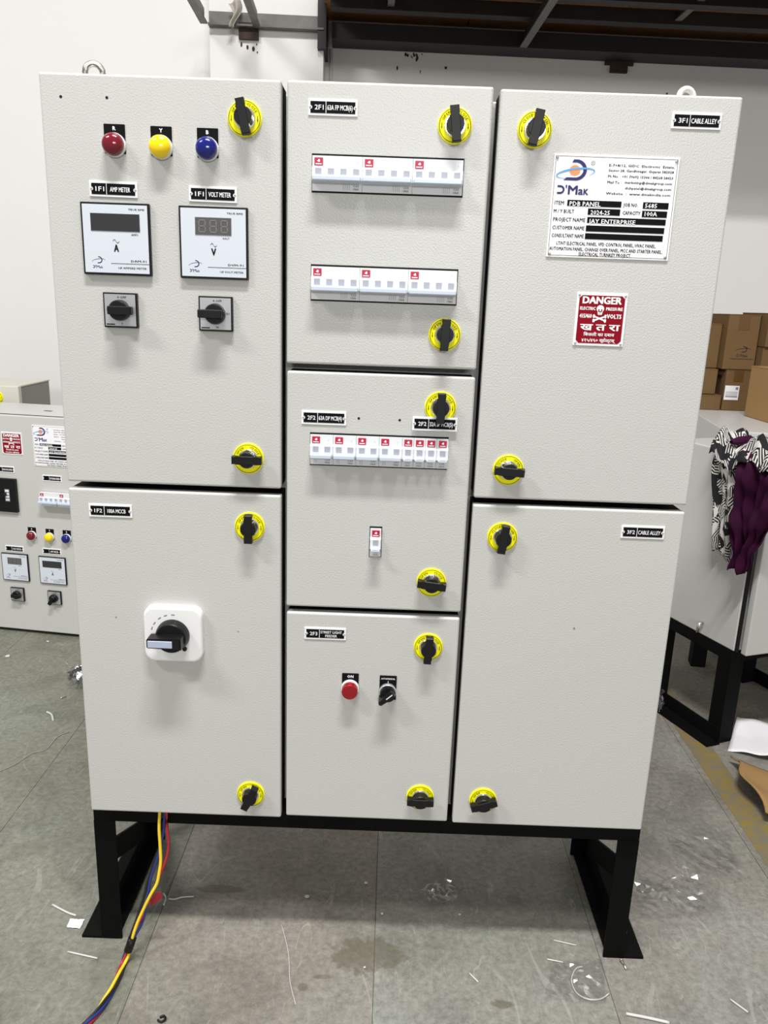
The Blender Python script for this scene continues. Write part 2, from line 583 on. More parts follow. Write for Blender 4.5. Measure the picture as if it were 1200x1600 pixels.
# the end of the deck by the column
bm = new_bm(); prism(bm, [(-0.155, 2.205), (-0.155, 2.262), (-0.163, 2.262), (-0.163, 2.212), (-0.195, 2.212), (-0.195, 2.205)], 'x', -0.985, -0.52)
obj('channel_beam', bm, STEELGREY, ceil)
for jx in (-1.0, -0.79):
    bm = new_bm(); box(bm, jx - 0.014, jx + 0.014, -0.76, -0.195, 2.205, 2.212); box(bm, jx - 0.003, jx + 0.003, -0.76, -0.195, 2.212, 2.26)
    obj('side_joist', bm, STEELGREY, ceil)
bm = new_bm(); box(bm, -0.545, -0.51, -0.19, 0.0, 2.14, 2.33)
obj('corner_post', bm, STEELDARK, ceil)
bm = new_bm(); box(bm, -0.865, -0.785, -0.172, -0.156, 2.165, 2.225)
obj('bracket_plate', bm, RUST, ceil)
bm = new_bm(); box(bm, 0.690, 0.815, -0.012, -0.001, 2.180, 2.196); box(bm, 0.715, 0.790, -0.016, -0.001, 2.150, 2.185)
obj('bracket_plate', bm, RUST, ceil)

# ------------------------------------------------------------------ panel parts, built once and shared
ME = {}
def shared(key, make):
    if key not in ME:
        ME[key] = make()
    return ME[key]

def lock(parent, x, z, ang, first='OPEN', second='CLOSE', y=0.0):
    """yellow quarter-turn lock: dished disc, chrome collar, black wing handle, printed words"""
    def mk_disc():
        b = new_bm(); lathe(b, [(0.0232, 0.001), (0.0232, -0.0018), (0.0222, -0.0032), (0.0, -0.0040)], 48)
        return finish('lock_disc', b, YELLOW)
    def mk_ring():
        b = new_bm(); lathe(b, [(0.0150, -0.0020), (0.0150, -0.0052), (0.0138, -0.0072), (0.0, -0.0072)], 32, smooth=False)
        return finish('lock_collar', b, CHROME)
    def mk_handle():
        b = new_bm()
        lathe(b, [(0.0122, -0.006), (0.0120, -0.0178), (0.0112, -0.0190), (0.0, -0.0193)], 28)
        b2 = bmesh.new()
        prism(b2, [(-0.0222, -0.0060), (-0.0140, -0.0052), (-0.009, -0.0066), (0.009, -0.0066), (0.0140, -0.0052), (0.0222, -0.0060), (0.0222, 0.0060), (0.0140, 0.0052), (0.009, 0.0066), (-0.009, 0.0066), (-0.0140, 0.0052), (-0.0222, 0.0060)], 'y', -0.0085, -0.0198)
        bmesh.ops.bevel(b2, geom=[e for e in b2.edges if all(abs(v.co.y + 0.0198) < 1e-6 for v in e.verts)], offset=0.001, segments=1, affect='EDGES')
        merge(b, b2)
        return finish('lock_handle', b, BLACK)
    def mk_print():
        b = new_bm()
        band(b, 0, 0, 0.0212, 0.0212, 0, 2 * PI, 0.00035, 0.00035, n=48)
        s = first + ' - ' + second
        n = len(s)
        for i, ch in enumerate(s):
            if ch == ' ':
                continue
            a = math.radians(152 - 124 * i / (n - 1))
            M = Matrix.Translation((0.0158 * math.cos(a), 0, 0.0158 * math.sin(a))) @ Matrix.Rotation(-(a - PI / 2), 4, 'Y')
            text(b, ch, 0, 0, 0.0034, align='C', bold=0.00008, res=1, M=M)
        for sx in (-1, 1):
            poly(b, [(sx * 0.0178 - 0.0004, -0.003), (sx * 0.0178 + 0.0004, -0.003), (sx * 0.0178 + 0.0004, 0.003), (sx * 0.0178 - 0.0004, 0.003)])
            poly(b, [(sx * 0.0178 - 0.001, -0.002), (sx * 0.0178, -0.0045), (sx * 0.0178 + 0.001, -0.002)])
        return flatmesh('lock_print', b, BLACKMATT)
    d = link('lock_disc', shared('lock_disc', mk_disc), parent, (x, y, z))
    d['label'] = 'yellow lock disc'
    link('lock_collar', shared('lock_ring', mk_ring), d)
    h = link('lock_handle', shared('lock_handle', mk_handle), d, (0, 0, 0), (0, math.radians(-ang), 0))
    h['label'] = 'black wing handle'
    link('lock_print', shared('lock_print' + first, mk_print), d, (0, -0.0043, 0))
    return d

def nameplate(parent, x, z, code, words, y=0.0, w=0.0665, h=0.0205, tilt=0.0, plain=False):
    def mk_plate():
        b = new_bm(); rbox(b, -w / 2, w / 2, -0.0015, 0.0005, -h / 2, h / 2, 0.0004, 1)
        return finish('nameplate', b, WHITEPLATE)
    def mk_black():
        b = new_bm()
        W2, H2, n = w / 2 - 0.003, h / 2 - 0.0030, 0.0026
        L = [(-W2, -H2)] + [(W2, -H2)]
        L += [(W2 + n * 0.0 - n * math.cos(t), n * math.sin(t)) for t in [math.radians(a) for a in (-90, -45, 0, 45, 90)]]
        L += [(W2, H2), (-W2, H2)]
        L += [(-W2 + n * math.cos(t), n * math.sin(t)) for t in [math.radians(a) for a in (90, 45, 0, -45, -90)]]
        prism(b, L, 'y', -0.0014, -0.0019)
        return finish('black_field', b, BLACKMATT)
    def mk_rivet():
        b = new_bm(); lathe(b, [(0.0014, -0.001), (0.0014, -0.0018), (0.0008, -0.0026), (0, -0.0028)], 12)
        return finish('rivet', b, ZINC)
    p = link('nameplate', shared('np%g' % w, mk_plate), parent, (x, y, z), (0, tilt, 0))
    link('black_field', shared('npb%g' % w, mk_black), p)
    if not plain:
        for s in (-1, 1):
            link('rivet', shared('npr', mk_rivet), p, (s * (w / 2 - 0.0026), 0, 0))
    b = new_bm()
    k = w / 0.0665
    xd = -w / 2 + 0.0240 * k
    quad(b, xd - 0.0004, xd + 0.0004, -h / 2 + 0.003, h / 2 - 0.003)
    if code:
        text(b, code, -w / 2 + 0.0148 * k, -0.0030 * k, 0.0058 * k, 0.0118 * k, 'C', 0.00012)
    if isinstance(words, str):
        words = (words,)
    room = w / 2 - 0.0085 * k - xd
    cx = xd + 0.0018 + room / 2
    if len(words) == 1:
        text(b, words[0], cx, -0.0032 * k, 0.0060 * k, min(room, 0.0031 * k * len(words[0])), 'C', 0.00010)
    else:
        text(b, words[0], cx, 0.0008, 0.0042, room, 'C', 0.00008)
        text(b, words[1], cx, -0.0056, 0.0042, room * 0.55, 'C', 0.00008)
    link('white_lettering', flatmesh('white_lettering', b, WHITEINK), p, (0, -0.0021, 0))
    return p

def logo(parent, x, z, s, y, mono=None, with_r=True):
    """letter D bowl crossed by a swoosh over an orange disc, with the wordmark below; s = metres per unit"""
    N1 = mono or NAVY
    b = new_bm()
    disc(b, 0, 0, 47 * s, 42 * s, 28)
    link('logo_disc', flatmesh('logo_disc', b, mono or ORANGE), parent, (x, y, z))
    b = new_bm()
    T = 13 * s
    pts_o, pts_i = [], []
    for i in range(25):
        a = math.radians(84 - 168 * i / 24)
        pts_o.append((10 * s + 92 * s * math.cos(a), 3 * s + 84 * s * math.sin(a)))
        pts_i.append((4 * s + 68 * s * math.cos(a), 3 * s + 60 * s * math.sin(a)))
    pts_o = [(-15 * s, 86 * s)] + pts_o + [(-92 * s, -80 * s)]
    pts_i = [(-28 * s, 62 * s)] + pts_i + [(-66 * s, -57 * s)]
    vo = [b.verts.new((p[0], 0, p[1])) for p in pts_o]
    vi = [b.verts.new((p[0], 0, p[1])) for p in pts_i]
    for i in range(len(vo) - 1):
        f = b.faces.new((vo[i], vi[i], vi[i + 1], vo[i + 1]))
    # wordmark: open reversed letter, then the rest
    wz, h = -192 * s, 70 * s
    band(b, -112 * s, wz + h / 2, 30 * s, h / 2 - 8 * s, math.radians(95), math.radians(-95), 8 * s, 8 * s, n=20)
    quad(b, -137 * s, -112 * s, wz + h - 16 * s, wz + h)
    quad(b, -137 * s, -112 * s, wz, wz + 16 * s)
    text(b, "'", -66 * s, wz, h, 11 * s, 'L', 1.0 * s)
    text(b, 'M', -42 * s, wz, h, 78 * s, 'L', 3.0 * s)
    text(b, 'a', 46 * s, wz, h * 0.92, 38 * s, 'L', 2.5 * s)
    text(b, 'K', 92 * s, wz, h * 0.66, 38 * s, 'L', 2.5 * s)
    link('logo_letters', flatmesh('logo_letters', b, N1), parent, (x, y - 0.0001, z))
    b = new_bm()
    band(b, 8 * s, -24 * s, 162 * s, 36 * s, math.radians(236), math.radians(-44), 2.0 * s, 8 * s, math.radians(8), 40)
    link('logo_swoosh', flatmesh('logo_swoosh', b, mono or SKYBLUE), parent, (x, y - 0.0002, z))
    if with_r:
        b = new_bm()
        band(b, 150 * s, 62 * s, 16 * s, 16 * s, 0, 2 * PI, 2 * s, 2 * s, n=18)
        text(b, 'R', 150 * s, 54 * s, 15 * s, 11 * s, 'C', 0.4 * s)
        link('registered_mark', flatmesh('registered_mark', b, mono or GREYINK), parent, (x, y - 0.0001, z))

def meter(parent, x, z, kind, y=0.0, size=0.096):
    def mk_bezel():
        b = new_bm(); rbox(b, -size / 2, size / 2, -0.006, 0.001, -size / 2, size / 2, 0.0008, 1)
        return finish('meter_bezel', b, BLACK)
    def mk_face():
        b = new_bm(); q = size / 2 - 0.0027; box(b, -q, q, -0.0063, -0.0055, -q, q)
        return finish('meter_face', b, METERFACE)
    p = link('meter_bezel', shared('mbz', mk_bezel), parent, (x, y, z))
    p['label'] = 'square digital ammeter' if kind == 'A' else 'square digital voltmeter'
    f = link('meter_face', shared('mface', mk_face), p)
    b = new_bm()
    hw = 0.0342 if kind == 'A' else 0.0252
    box(b, -hw, hw, -0.0069, -0.006, 0.0105, 0.0335)
    obj('display_window', b, DISPLAY if kind == 'A' else DISPLAY2, p)
    b = new_bm()
    if kind == 'V':
        for i in range(3):
            cx = -0.0155 + i * 0.0155
            for (x0, x1, z0, z1) in ((-4, 4, 7, 8.4), (-4, 4, -0.7, 0.7), (-4, 4, -8.4, -7), (-5, -3.7, 1, 7), (3.7, 5, 1, 7), (-5, -3.7, -7, -1), (3.7, 5, -7, -1)):
                quad(b, cx + x0 * 0.001, cx + x1 * 0.001, 0.022 + z0 * 0.001, 0.022 + z1 * 0.001, -0.0071)
        link('display_segments', flatmesh('display_segments', b, SEGMENT), p)
        b = new_bm()
    Y = -0.0066
    text(b, 'TRUE RMS', 0.0415, 0.0385, 0.0022, 0.0225, 'R', 0.00008, 1, y=Y)
    text(b, 'AMPS' if kind == 'A' else 'VOLT', hw - 0.003, 0.0052, 0.0024, 0.0095, 'R', 0.00006, 1, y=Y)
    n = 16
    for i in range(n):
        a0, a1 = i / n, (i + 1) / n
        p0 = (-0.0045 + 0.009 * a0, -0.0028 + 0.0022 * math.sin(2 * PI * a0)); p1 = (-0.0045 + 0.009 * a1, -0.0028 + 0.0022 * math.sin(2 * PI * a1))
        poly(b, [(p0[0], p0[1] - 0.0004), (p1[0], p1[1] - 0.0004), (p1[0], p1[1] + 0.0004), (p0[0], p0[1] + 0.0004)], Y)
    text(b, kind, 0, -0.0165, 0.0092, 0.0062, 'C', 0.0004, y=Y)
    quad(b, -0.0085, 0.0452, -0.0328, -0.0322, Y)
    text(b, 'DAM-91' if kind == 'A' else 'DVM-91', 0.0415, -0.0300, 0.0026, 0.0215, 'R', 0.00008, 1, y=Y)
    text(b, '1Ø AMPERE METER' if kind == 'A' else '1Ø VOLT METER', 0.0415, -0.0395, 0.0024, 0.040 if kind == 'A' else 0.033, 'R', 0.00006, 1, y=Y)
    link('meter_print', flatmesh('meter_print', b, BLACKMATT), p)
    lg = bpy.data.objects.new('meter_logo', ME.setdefault('logo_base', None) or _logo_base())
    COL.objects.link(lg); lg.parent = p; lg.location = (-0.026, -0.0064, -0.0285)
    return p

def _logo_base():
    """a small one-colour version of the maker's emblem as one flat print"""
    b = new_bm()
    s = 0.000056
    band(b, 0, 3 * s, 84 * s, 74 * s, math.radians(95), math.radians(-110), 11 * s, 13 * s, n=18)
    band(b, -2 * s, -16 * s, 165 * s, 40 * s, math.radians(205), math.radians(-22), 2 * s, 6 * s, math.radians(8), 20)
    wx, wz, h = -150 * s, -196 * s, 66 * s
    band(b, wx + 8 * s, wz + h / 2, 40 * s, h / 2 - 7 * s, math.radians(100), math.radians(-100), 9 * s, 9 * s, n=12)
    text(b, "'", wx + 60 * s, wz, h, 12 * s, 'L', 2 * s, 1)
    text(b, 'M', wx + 84 * s, wz, h, 76 * s, 'L', 1.5 * s, 1)
    text(b, 'ak', wx + 168 * s, wz, h * 0.86, 82 * s, 'L', 1.5 * s, 1)
    ME['logo_base'] = flatmesh('meter_logo', b, NAVY)
    return ME['logo_base']

def selector48(parent, x, z, side, y=0.0, tiltdeg=0.0):
    """48 mm selector switch; side +1 handle to the right, -1 to the left"""
    def mk_plate():
        b = new_bm(); rbox(b, -0.0242, 0.0242, -0.007, 0.001, -0.0242, 0.0242, 0.0008, 1)
        return finish('selector_switch', b, BLACK)
    def mk_face():
        b = new_bm(); box(b, -0.0220, 0.0220, -0.0073, -0.0068, -0.0220, 0.0220)
        return finish('silver_face', b, SILVER)
    def mk_knob():
        b = new_bm()
        lathe(b, [(0.0146, -0.007), (0.0140, -0.017), (0.0125, -0.019), (0, -0.019)], 28)
        rbox(b, -0.0125, 0.0215, -0.027, -0.016, -0.0058, 0.0058, 0.0012, 1)
        return finish('knob', b, BLACK)
    p = link('selector_switch', shared('sel', mk_plate), parent, (x, y, z))
    link('silver_face', shared('self', mk_face), p)
    link('knob', shared('selk', mk_knob), p, (0, 0, 0), (0, 0 if side > 0 else PI, 0) if not tiltdeg else (0, math.radians(-tiltdeg), 0))
    b = new_bm()
    Y = -0.0076
    text(b, '0 OFF', 0.003, 0.0165, 0.0030, 0.0125, 'C', 0.00006, 1, y=Y)
    text(b, 'R' if side > 0 else 'RY', -0.0182 if side > 0 else 0.0182, -0.001, 0.0028, None, 'C', 0.00006, 1, y=Y)
    text(b, 'Y' if side > 0 else 'YB', 0.002, -0.0202, 0.0028, None, 'C', 0.00006, 1, y=Y)
    quad(b, -0.0205, -0.0085, -0.0205, -0.0190, Y)
    link('switch_print', flatmesh('switch_print', b, BLACKMATT), p)
    if side < 0:
        b = new_bm()
        poly(b, [(0.003, -0.0008), (0.003, 0.0008), (-0.003, 0.0008), (-0.003, -0.0008)][::-1], -0.0195)
        poly(b, [(0.003, -0.0026), (0.0075, 0), (0.003, 0.0026)], -0.0195)
        link('arrow_mark', flatmesh('arrow_mark', b, WHITEINK), p)
    return p

def lamp(parent, x, z, letter, lens, y=0.0, lensname='lens', k=1.0, flat=False):
    """indicator lamp: black legend plate, white collar, coloured lens"""
    def mk_plate():
        b = new_bm(); rbox(b, -0.0144, 0.0144, -0.0016, 0.0004, -0.0105, 0.0268, 0.0005, 1)
        return finish('legend_plate', b, BLACKMATT)
    def mk_ring():
        b = new_bm(); lathe(b, [(0.0155, -0.001), (0.0155, -0.0062), (0.0149, -0.0075), (0.0, -0.0075)], 36)
        return finish('indicator_lamp', b, WHITEPL)
    def mk_lens():
        b = new_bm()
        if flat:
            lathe(b, [(0.0137, -0.007), (0.0137, -0.018), (0.0128, -0.0198), (0.0, -0.0202)], 36, smooth=False)
        else:
            lathe(b, [(0.0146, -0.006), (0.0147, -0.0105), (0.0139, -0.0140), (0.0118, -0.0166), (0.0082, -0.0186), (0.0042, -0.0197), (0.0, -0.0200)], 36, smooth=True)
        return finish('lamp_lens', b, lens)
    p = link('indicator_lamp', shared('lampring', mk_ring), parent, (x, y, z))
    p.scale = (k, k, k)
    link('legend_plate', shared('lampplate', mk_plate), p)
    l = link('lamp_lens', shared('lens' + lens.name, mk_lens), p)
    b = new_bm(); text(b, letter, 0, 0.0190, 0.0048, None, 'C', 0.0002, 1, y=-0.0018)
    link('legend_letter', flatmesh('legend_letter', b, WHITEINK), p)
    return p

MOD = 0.0172
def breaker(parent, x, z, poles, y=0.0, rating='C63'):
    """x is the left edge of the breaker"""
    w = poles * MOD - 0.0004
    def mk_body():
        b = new_bm()
        prism(b, [(0.012, 0.0225), (-0.0030, 0.0225), (-0.0034, 0.0090), (-0.0085, 0.0062), (-0.0088, -0.0090), (-0.0040, -0.0118), (-0.0030, -0.0225), (0.012, -0.0225)], 'x', 0, w)
        return finish('circuit_breaker', b, BREAKER)
    def mk_toggle():
        b = new_bm()
        if poles > 1:
            rbox(b, 0.0012, w - 0.0012, -0.0205, -0.0080, -0.0112, -0.0045, 0.0014, 2)
            for i in range(poles):
                box(b, i * MOD + 0.0040, i * MOD + 0.0130, -0.016, -0.008, -0.0060, -0.0030)
        else:
            b2 = bmesh.new()
            prism(b2, [(0.0022, -0.0104), (0.0146, -0.0104), (0.0154, -0.0082), (0.0120, -0.0050), (0.0048, -0.0050), (0.0014, -0.0082)], 'y', -0.008, -0.0205)
            bmesh.ops.bevel(b2, geom=list(b2.edges), offset=0.0007, segments=1, affect='EDGES')
            merge(b, b2)
        return finish('toggle', b, TOGGLE)
    def mk_window():
        b = new_bm(); box(b, -0.0041, 0.0041, -0.0094, -0.0080, -0.0025, 0.0058)
        return finish('contact_window', b, WINDOW)
    def mk_badge():
        b = new_bm(); box(b, -0.0058, 0.0058, -0.0042, -0.0028, -0.0050, 0.0050)
        return finish('red_badge', b, BADGERED)
    def mk_mark():
        b = new_bm()
        poly(b, [(-0.0022, 0.0004), (0.0006, -0.0008), (0.0020, -0.0002), (0.0016, 0.0026), (0.0002, 0.0030)], -0.0045)
        for i in range(5):
            quad(b, -0.0042 + i * 0.0017, -0.0042 + i * 0.0017 + 0.0014, -0.0037, -0.0023, -0.0045)
        return flatmesh('badge_mark', b, WHITEINK)
    def mk_print():
        b = new_bm()
        Y = -0.0040
        if poles > 1:
            cx = w - 0.026 if poles > 2 else 0.006
            for i in range(4 if poles > 2 else 2):
                quad(b, cx + i * 0.0028, cx + i * 0.0028 + 0.0004, -0.0205, -0.0130, Y)
            text(b, rating, w - 0.0045, -0.0165, 0.0026, 0.0075, 'R', 0.00008, 1, y=Y)
            text(b, '10kA', w - 0.0045, -0.0205, 0.0026, 0.0075, 'R', 0.00008, 1, y=Y)
        else:
            text(b, rating, w / 2, -0.0165, 0.0024, 0.008, 'C', 0.00006, 1, y=Y)
            text(b, '10kA', w / 2, -0.0205, 0.0024, 0.008, 'C', 0.00006, 1, y=Y)
        if poles > 1:
            quad(b, w - 0.0075, w - 0.006, 0.0145, 0.0150, Y)
        return flatmesh('rating_print', b, GREYINK)
    p = link('circuit_breaker', shared('brk%d' % poles, mk_body), parent, (x, y, z))
    p['label'] = {4: 'white four-pole circuit breaker', 2: 'white two-pole circuit breaker', 1: 'white single-pole circuit breaker'}[poles]
    t = link('toggle', shared('tog%d' % poles, mk_toggle), p)
    for i in range(poles):
        link('contact_window', shared('cwin', mk_window), p, (i * MOD + 0.0086, 0, 0))
    bx_ = 0.0086
    link('red_badge', shared('badge', mk_badge), p, (bx_, 0, 0.0148))
    link('badge_mark', shared('bmark', mk_mark), p, (bx_, 0, 0.0148))
    link('rating_print', shared('bprint%d%s' % (poles, rating), mk_print), p)
    return p

def cutout(parent, x0, x1, z0, z1, y=0.0):
    """black edged opening in the door around a row of breakers"""
    b = new_bm()
    t = 0.0020
    box(b, x0, x1, -0.0006, 0.001, z1 - t, z1); box(b, x0, x1, -0.0006, 0.001, z0, z0 + t)
    box(b, x0, x0 + t * 0.5, -0.0006, 0.001, z0, z1); box(b, x1 - t, x1, -0.0006, 0.001, z0, z1)
    box(b, x0, x1, -0.0003, 0.001, z0, z1)
    return obj('breaker_cutout', b, DARKHOLE, parent, (0, y, 0))

def rating_plate(parent, x, z, y=0.0, w=0.1685, h=0.1312):
    """(x, z) top left corner"""
    b = new_bm(); rbox(b, -0.0012, w + 0.0012, -0.0018, 0.0005, -h - 0.0012, 0.0012, 0.0004, 1)
    p = obj('rating_plate', b, WHITEPLATE, parent, (x, y, z))
    p['label'] = 'white printed rating plate with maker emblem'
    Y = -0.0021
    def pu(px, py):
        return ((px - 95 + (py - 65) * 0.0815) / 1055 * w, -(py - 65 - (px - 95) * 0.034) / 862 * h)
    b = new_bm()
    e = 0.0012
    quad(b, e, w - e, -e - 0.0005, -e, Y); quad(b, e, w - e, -h + e, -h + e + 0.0005, Y); quad(b, e, e + 0.0005, -h + e, -e, Y); quad(b, w - e - 0.0005, w - e, -h + e, -e, Y)
    def put(s, px, py, hh, px2, bold=0.00010, align='L'):
        a = pu(px, py); c = pu(px2, py)
        text(b, s, a[0], a[1], hh, c[0] - a[0], 'L', bold, 1, y=Y)
    hs = 0.0030
    put('E-7+8/12, GIDC  Electronic  Estate,', 553, 163, hs, 1112)
    put('Sector 28, Gandhinagar, Gujarat 382028', 550, 205, hs, 1105)
    put('Ph No. : +91 79692 15306 / 84268 28423', 545, 254, hs, 1100)
    put('Mail To :', 540, 304, hs, 660)
    put('marketing@dmakgroup.com', 690, 306, hs, 1092)
    put('dichpatel@dmakgroup.com', 692, 354, hs, 1087)
    put('Website  :  www.dmakindia.com', 530, 397, hs, 1083)
    put('ITEM', 90, 482, 0.0048, 170)
    put('M / Y BUILT', 83, 552, 0.0048, 258)
    put('PROJECT NAME', 78, 622, 0.0048, 355)
    put('CUSTOMER NAME', 70, 692, 0.0048, 348)
    put('CONSULTANT NAME', 65, 760, 0.0048, 343)
    put('JOB NO.', 682, 500, 0.0046, 808)
    put('CAPACITY', 676, 568, 0.0046, 830)
    put('LT/HT ELECTRICAL PANEL, VFD CONTROL PANEL, HVAC PANEL,', 108, 826, 0.0044, 975)
    put('AUTOMATION PANEL, CHANGE OVER PANEL, MCC AND STARTER PANEL,', 45, 872, 0.0044, 1032)
    put('ELECTRICAL TURNKEY PROJECT.', 303, 922, 0.0044, 760)
    link('black_print', flatmesh('black_print', b, BLACKMATT), p)
    fields = ((202, 442, 668, 507), (380, 515, 658, 578), (375, 588, 1055, 660), (365, 660, 1045, 730), (358, 727, 1035, 798), (853, 463, 1073, 522), (847, 535, 1063, 592))
    for (a, c, d, e2) in fields:
        u0, v0 = pu(a, c); u1 = pu(d, c)[0]
        hh = 0.0083 if d - a < 400 else 0.0078
        b = new_bm(); box(b, u0, u1, -0.0022, -0.0015, v0 - hh, v0)
        obj('black_field', b, BLACKMATT, p)
    b = new_bm()
    Y = -0.0024
    put('PDB PANEL', 218, 492, 0.0056, 485, 0.00014)
    put('2024-25', 400, 568, 0.0056, 565, 0.00014)
    put('JAY ENTERPRISE', 385, 642, 0.0056, 788, 0.00014)
    put('5685', 868, 510, 0.0054, 970, 0.00014)
    put('100A', 866, 580, 0.0054, 972, 0.00014)
    link('white_lettering', flatmesh('white_lettering', b, WHITEINK), p)
    u, v = pu(262, 196)
    logo(p, u, v, w / 1055, -0.0021)
    for (sx, sz) in ((0.0035, -0.0035), (w - 0.0035, -0.0035), (0.0035, -h + 0.0035), (w - 0.0035, -h + 0.0035)):
        def mk():
            bb = new_bm(); lathe(bb, [(0.0018, -0.0015), (0.0018, -0.0024), (0.001, -0.0034), (0, -0.0036)], 12)
            return finish('rivet', bb, ZINC)
        link('rivet', shared('plrivet', mk), p, (sx, 0, sz))
    return p

def danger_sign(parent, x, z, y=0.0, w=0.0696, h=0.0712):
    b = new_bm(); rbox(b, -0.0012, w + 0.0012, -0.0016, 0.0005, -h - 0.0012, 0.0012, 0.0004, 1)
    p = obj('danger_sign', b, WHITEPLATE, parent, (x, y, z))
    p['label'] = 'red and white danger sign with skull'
    b = new_bm()
    m, c = 0.0024, 0.0042
    prism(b, [(m + c, -m), (w - m - c, -m), (w - m, -m - c), (w - m, -h + m + c), (w - m - c, -h + m), (m + c, -h + m), (m, -h + m + c), (m, -m - c)], 'y', -0.0012, -0.0020)
    obj('red_field', b, SIGNRED, p)
    b = new_bm()
    Y = -0.0023
    cx = w / 2
    text(b, 'DANGER', cx, -0.0135, 0.0092, 0.0545, 'C', 0.0006, y=Y)
    text(b, 'ELECTRIC', 0.0045, -0.0225, 0.0042, 0.0218, 'L', 0.00022, 1, y=Y)
    text(b, 'PRESSURE', w - 0.0045, -0.0225, 0.0042, 0.0235, 'R', 0.00022, 1, y=Y)
    text(b, '415/460', 0.0048, -0.0335, 0.0054, 0.0172, 'L', 0.00022, 1, y=Y)
    text(b, 'VOLTS', w - 0.0055, -0.0335, 0.0058, 0.0205, 'R', 0.0003, 1, y=Y)
    text(b, 'ख', 0.0160, -0.0505, 0.0088, 0.0175, 'C', 0.00045, 2, y=Y)
    text(b, 'त', 0.0365, -0.0505, 0.0088, 0.0135, 'C', 0.00045, 2, y=Y)
    text(b, 'रा', 0.0560, -0.0505, 0.0088, 0.0150, 'C', 0.00045, 2, y=Y)
    text(b, 'िबजली का दबाव', cx, -0.0585, 0.0042, 0.044, 'C', 0.00014, 1, y=Y)
    text(b, '४१५/४६० व्होल्टस्', cx, -0.0665, 0.0042, 0.048, 'C', 0.00014, 1, y=Y)
    link('white_lettering', flatmesh('white_lettering', b, WHITEINK), p)
    b = new_bm()
    sx, sz = cx - 0.0015, -0.0205
    disc(b, sx, sz, 0.0054, 0.0050, 20, Y)
    poly(b, [(sx - 0.0028, sz - 0.0085), (sx + 0.0028, sz - 0.0085), (sx + 0.0038, sz - 0.0035), (sx - 0.0038, sz - 0.0035)], Y)
    for s in (-1, 1):
        a, c2 = (sx - s * 0.0082, sz - 0.0105), (sx + s * 0.0082, sz - 0.0165)
        dx, dz = c2[0] - a[0], c2[1] - a[1]
        L = math.hypot(dx, dz); nx, nz = -dz / L * 0.0011, dx / L * 0.0011
        q = [(a[0] + nx, a[1] + nz), (a[0] - nx, a[1] - nz), (c2[0] - nx, c2[1] - nz), (c2[0] + nx, c2[1] + nz)]
        area2 = sum(q[i][0] * q[(i + 1) % 4][1] - q[(i + 1) % 4][0] * q[i][1] for i in range(4))
        poly(b, q if area2 > 0 else q[::-1], Y - 0.00004 * (s + 1))
        for e in (a, c2):
            disc(b, e[0], e[1] + 0.0010, 0.0016, None, 10, Y - 0.0001); disc(b, e[0], e[1] - 0.0010, 0.0016, None, 10, Y - 0.00012)
    link('skull_and_bones', flatmesh('skull_and_bones', b, WHITEINK), p)
    b = new_bm()
    disc(b, sx - 0.0020, sz - 0.0018, 0.0011, 0.0013, 10, Y - 0.0002); disc(b, sx + 0.0020, sz - 0.0018, 0.0011, 0.0013, 10, Y - 0.0002)
    for i in range(3):
        quad(b, sx - 0.0018 + i * 0.0016, sx - 0.0014 + i * 0.0016, sz - 0.0078, sz - 0.0060, Y - 0.0002)
    link('skull_eyes', flatmesh('skull_eyes', b, SIGNRED), p)
    def mk():
        bb = new_bm(); lathe(bb, [(0.0017, -0.0013), (0.0017, -0.0022), (0.001, -0.0030), (0, -0.0032)], 12)
        return finish('rivet', bb, ZINC)
    for (qx, qz) in ((0.0022, -0.0022), (w - 0.0022, -0.0022), (0.0022, -h + 0.0022), (w - 0.0022, -h + 0.0022)):
        link('rivet', shared('dgrivet', mk), p, (qx, 0, qz))
    return p

def hole(parent, x, z):
    def mk():
        b = new_bm(); lathe(b, [(0.0019, 0.0004), (0.0019, -0.0003), (0, -0.0003)], 14)
        return finish('drilled_hole', b, DARKHOLE)
    return link('drilled_hole', shared('hole', mk), parent, (x, 0, z))

def door(parent, x0, x1, z0, z1, y0=0.0, y1=0.017, m=None, gd=0.042):
    b = new_bm(); rbox(b, x0, x1, y0, y1, z0, z1, 0.0032, 3)
    for f in b.faces:
        f.smooth = False
    d = obj('door', b, m or PAINT, parent)
    b = new_bm()
    i, t = 0.0012, 0.010
    for (xa, xb, za, zb) in ((x0 + i, x1 - i, z0 + i, z0 + i + t), (x0 + i, x1 - i, z1 - i - t, z1 - i), (x0 + i, x0 + i + t, z0 + i + t, z1 - i - t), (x1 - i - t, x1 - i, z0 + i + t, z1 - i - t)):
        box(b, xa, xb, y1, y1 + gd, za, zb)
    obj('gap_shade_strip', b, GAPSHADE, d)  # black strips added behind the door edges to darken the gaps
    return d

# ------------------------------------------------------------------ the main panel
P = thing('distribution_panel', 'large light grey electrical panel with seven doors standing on a black steel stand', 'electrical panel')
DEPTH = 0.30
b = new_bm()
rbox(b, -0.467, 0.467, 0.060, DEPTH, 0.283, 1.4235, 0.002, 2)
obj('body', b, PAINT, P)
door(P, -0.4725, -0.1465, 0.8648, 1.4272)
door(P, -0.4725, -0.1465, 0.2858, 0.8544)
door(P, -0.1385, 0.1385, 1.0540, 1.4278)
door(P, -0.1380, 0.1385, 0.6746, 1.0432)
door(P, -0.1378, 0.1380, 0.2903, 0.6648)
door(P, 0.1474, 0.4715, 0.8620, 1.4258)
door(P, 0.1470, 0.4710, 0.2882, 0.8516)
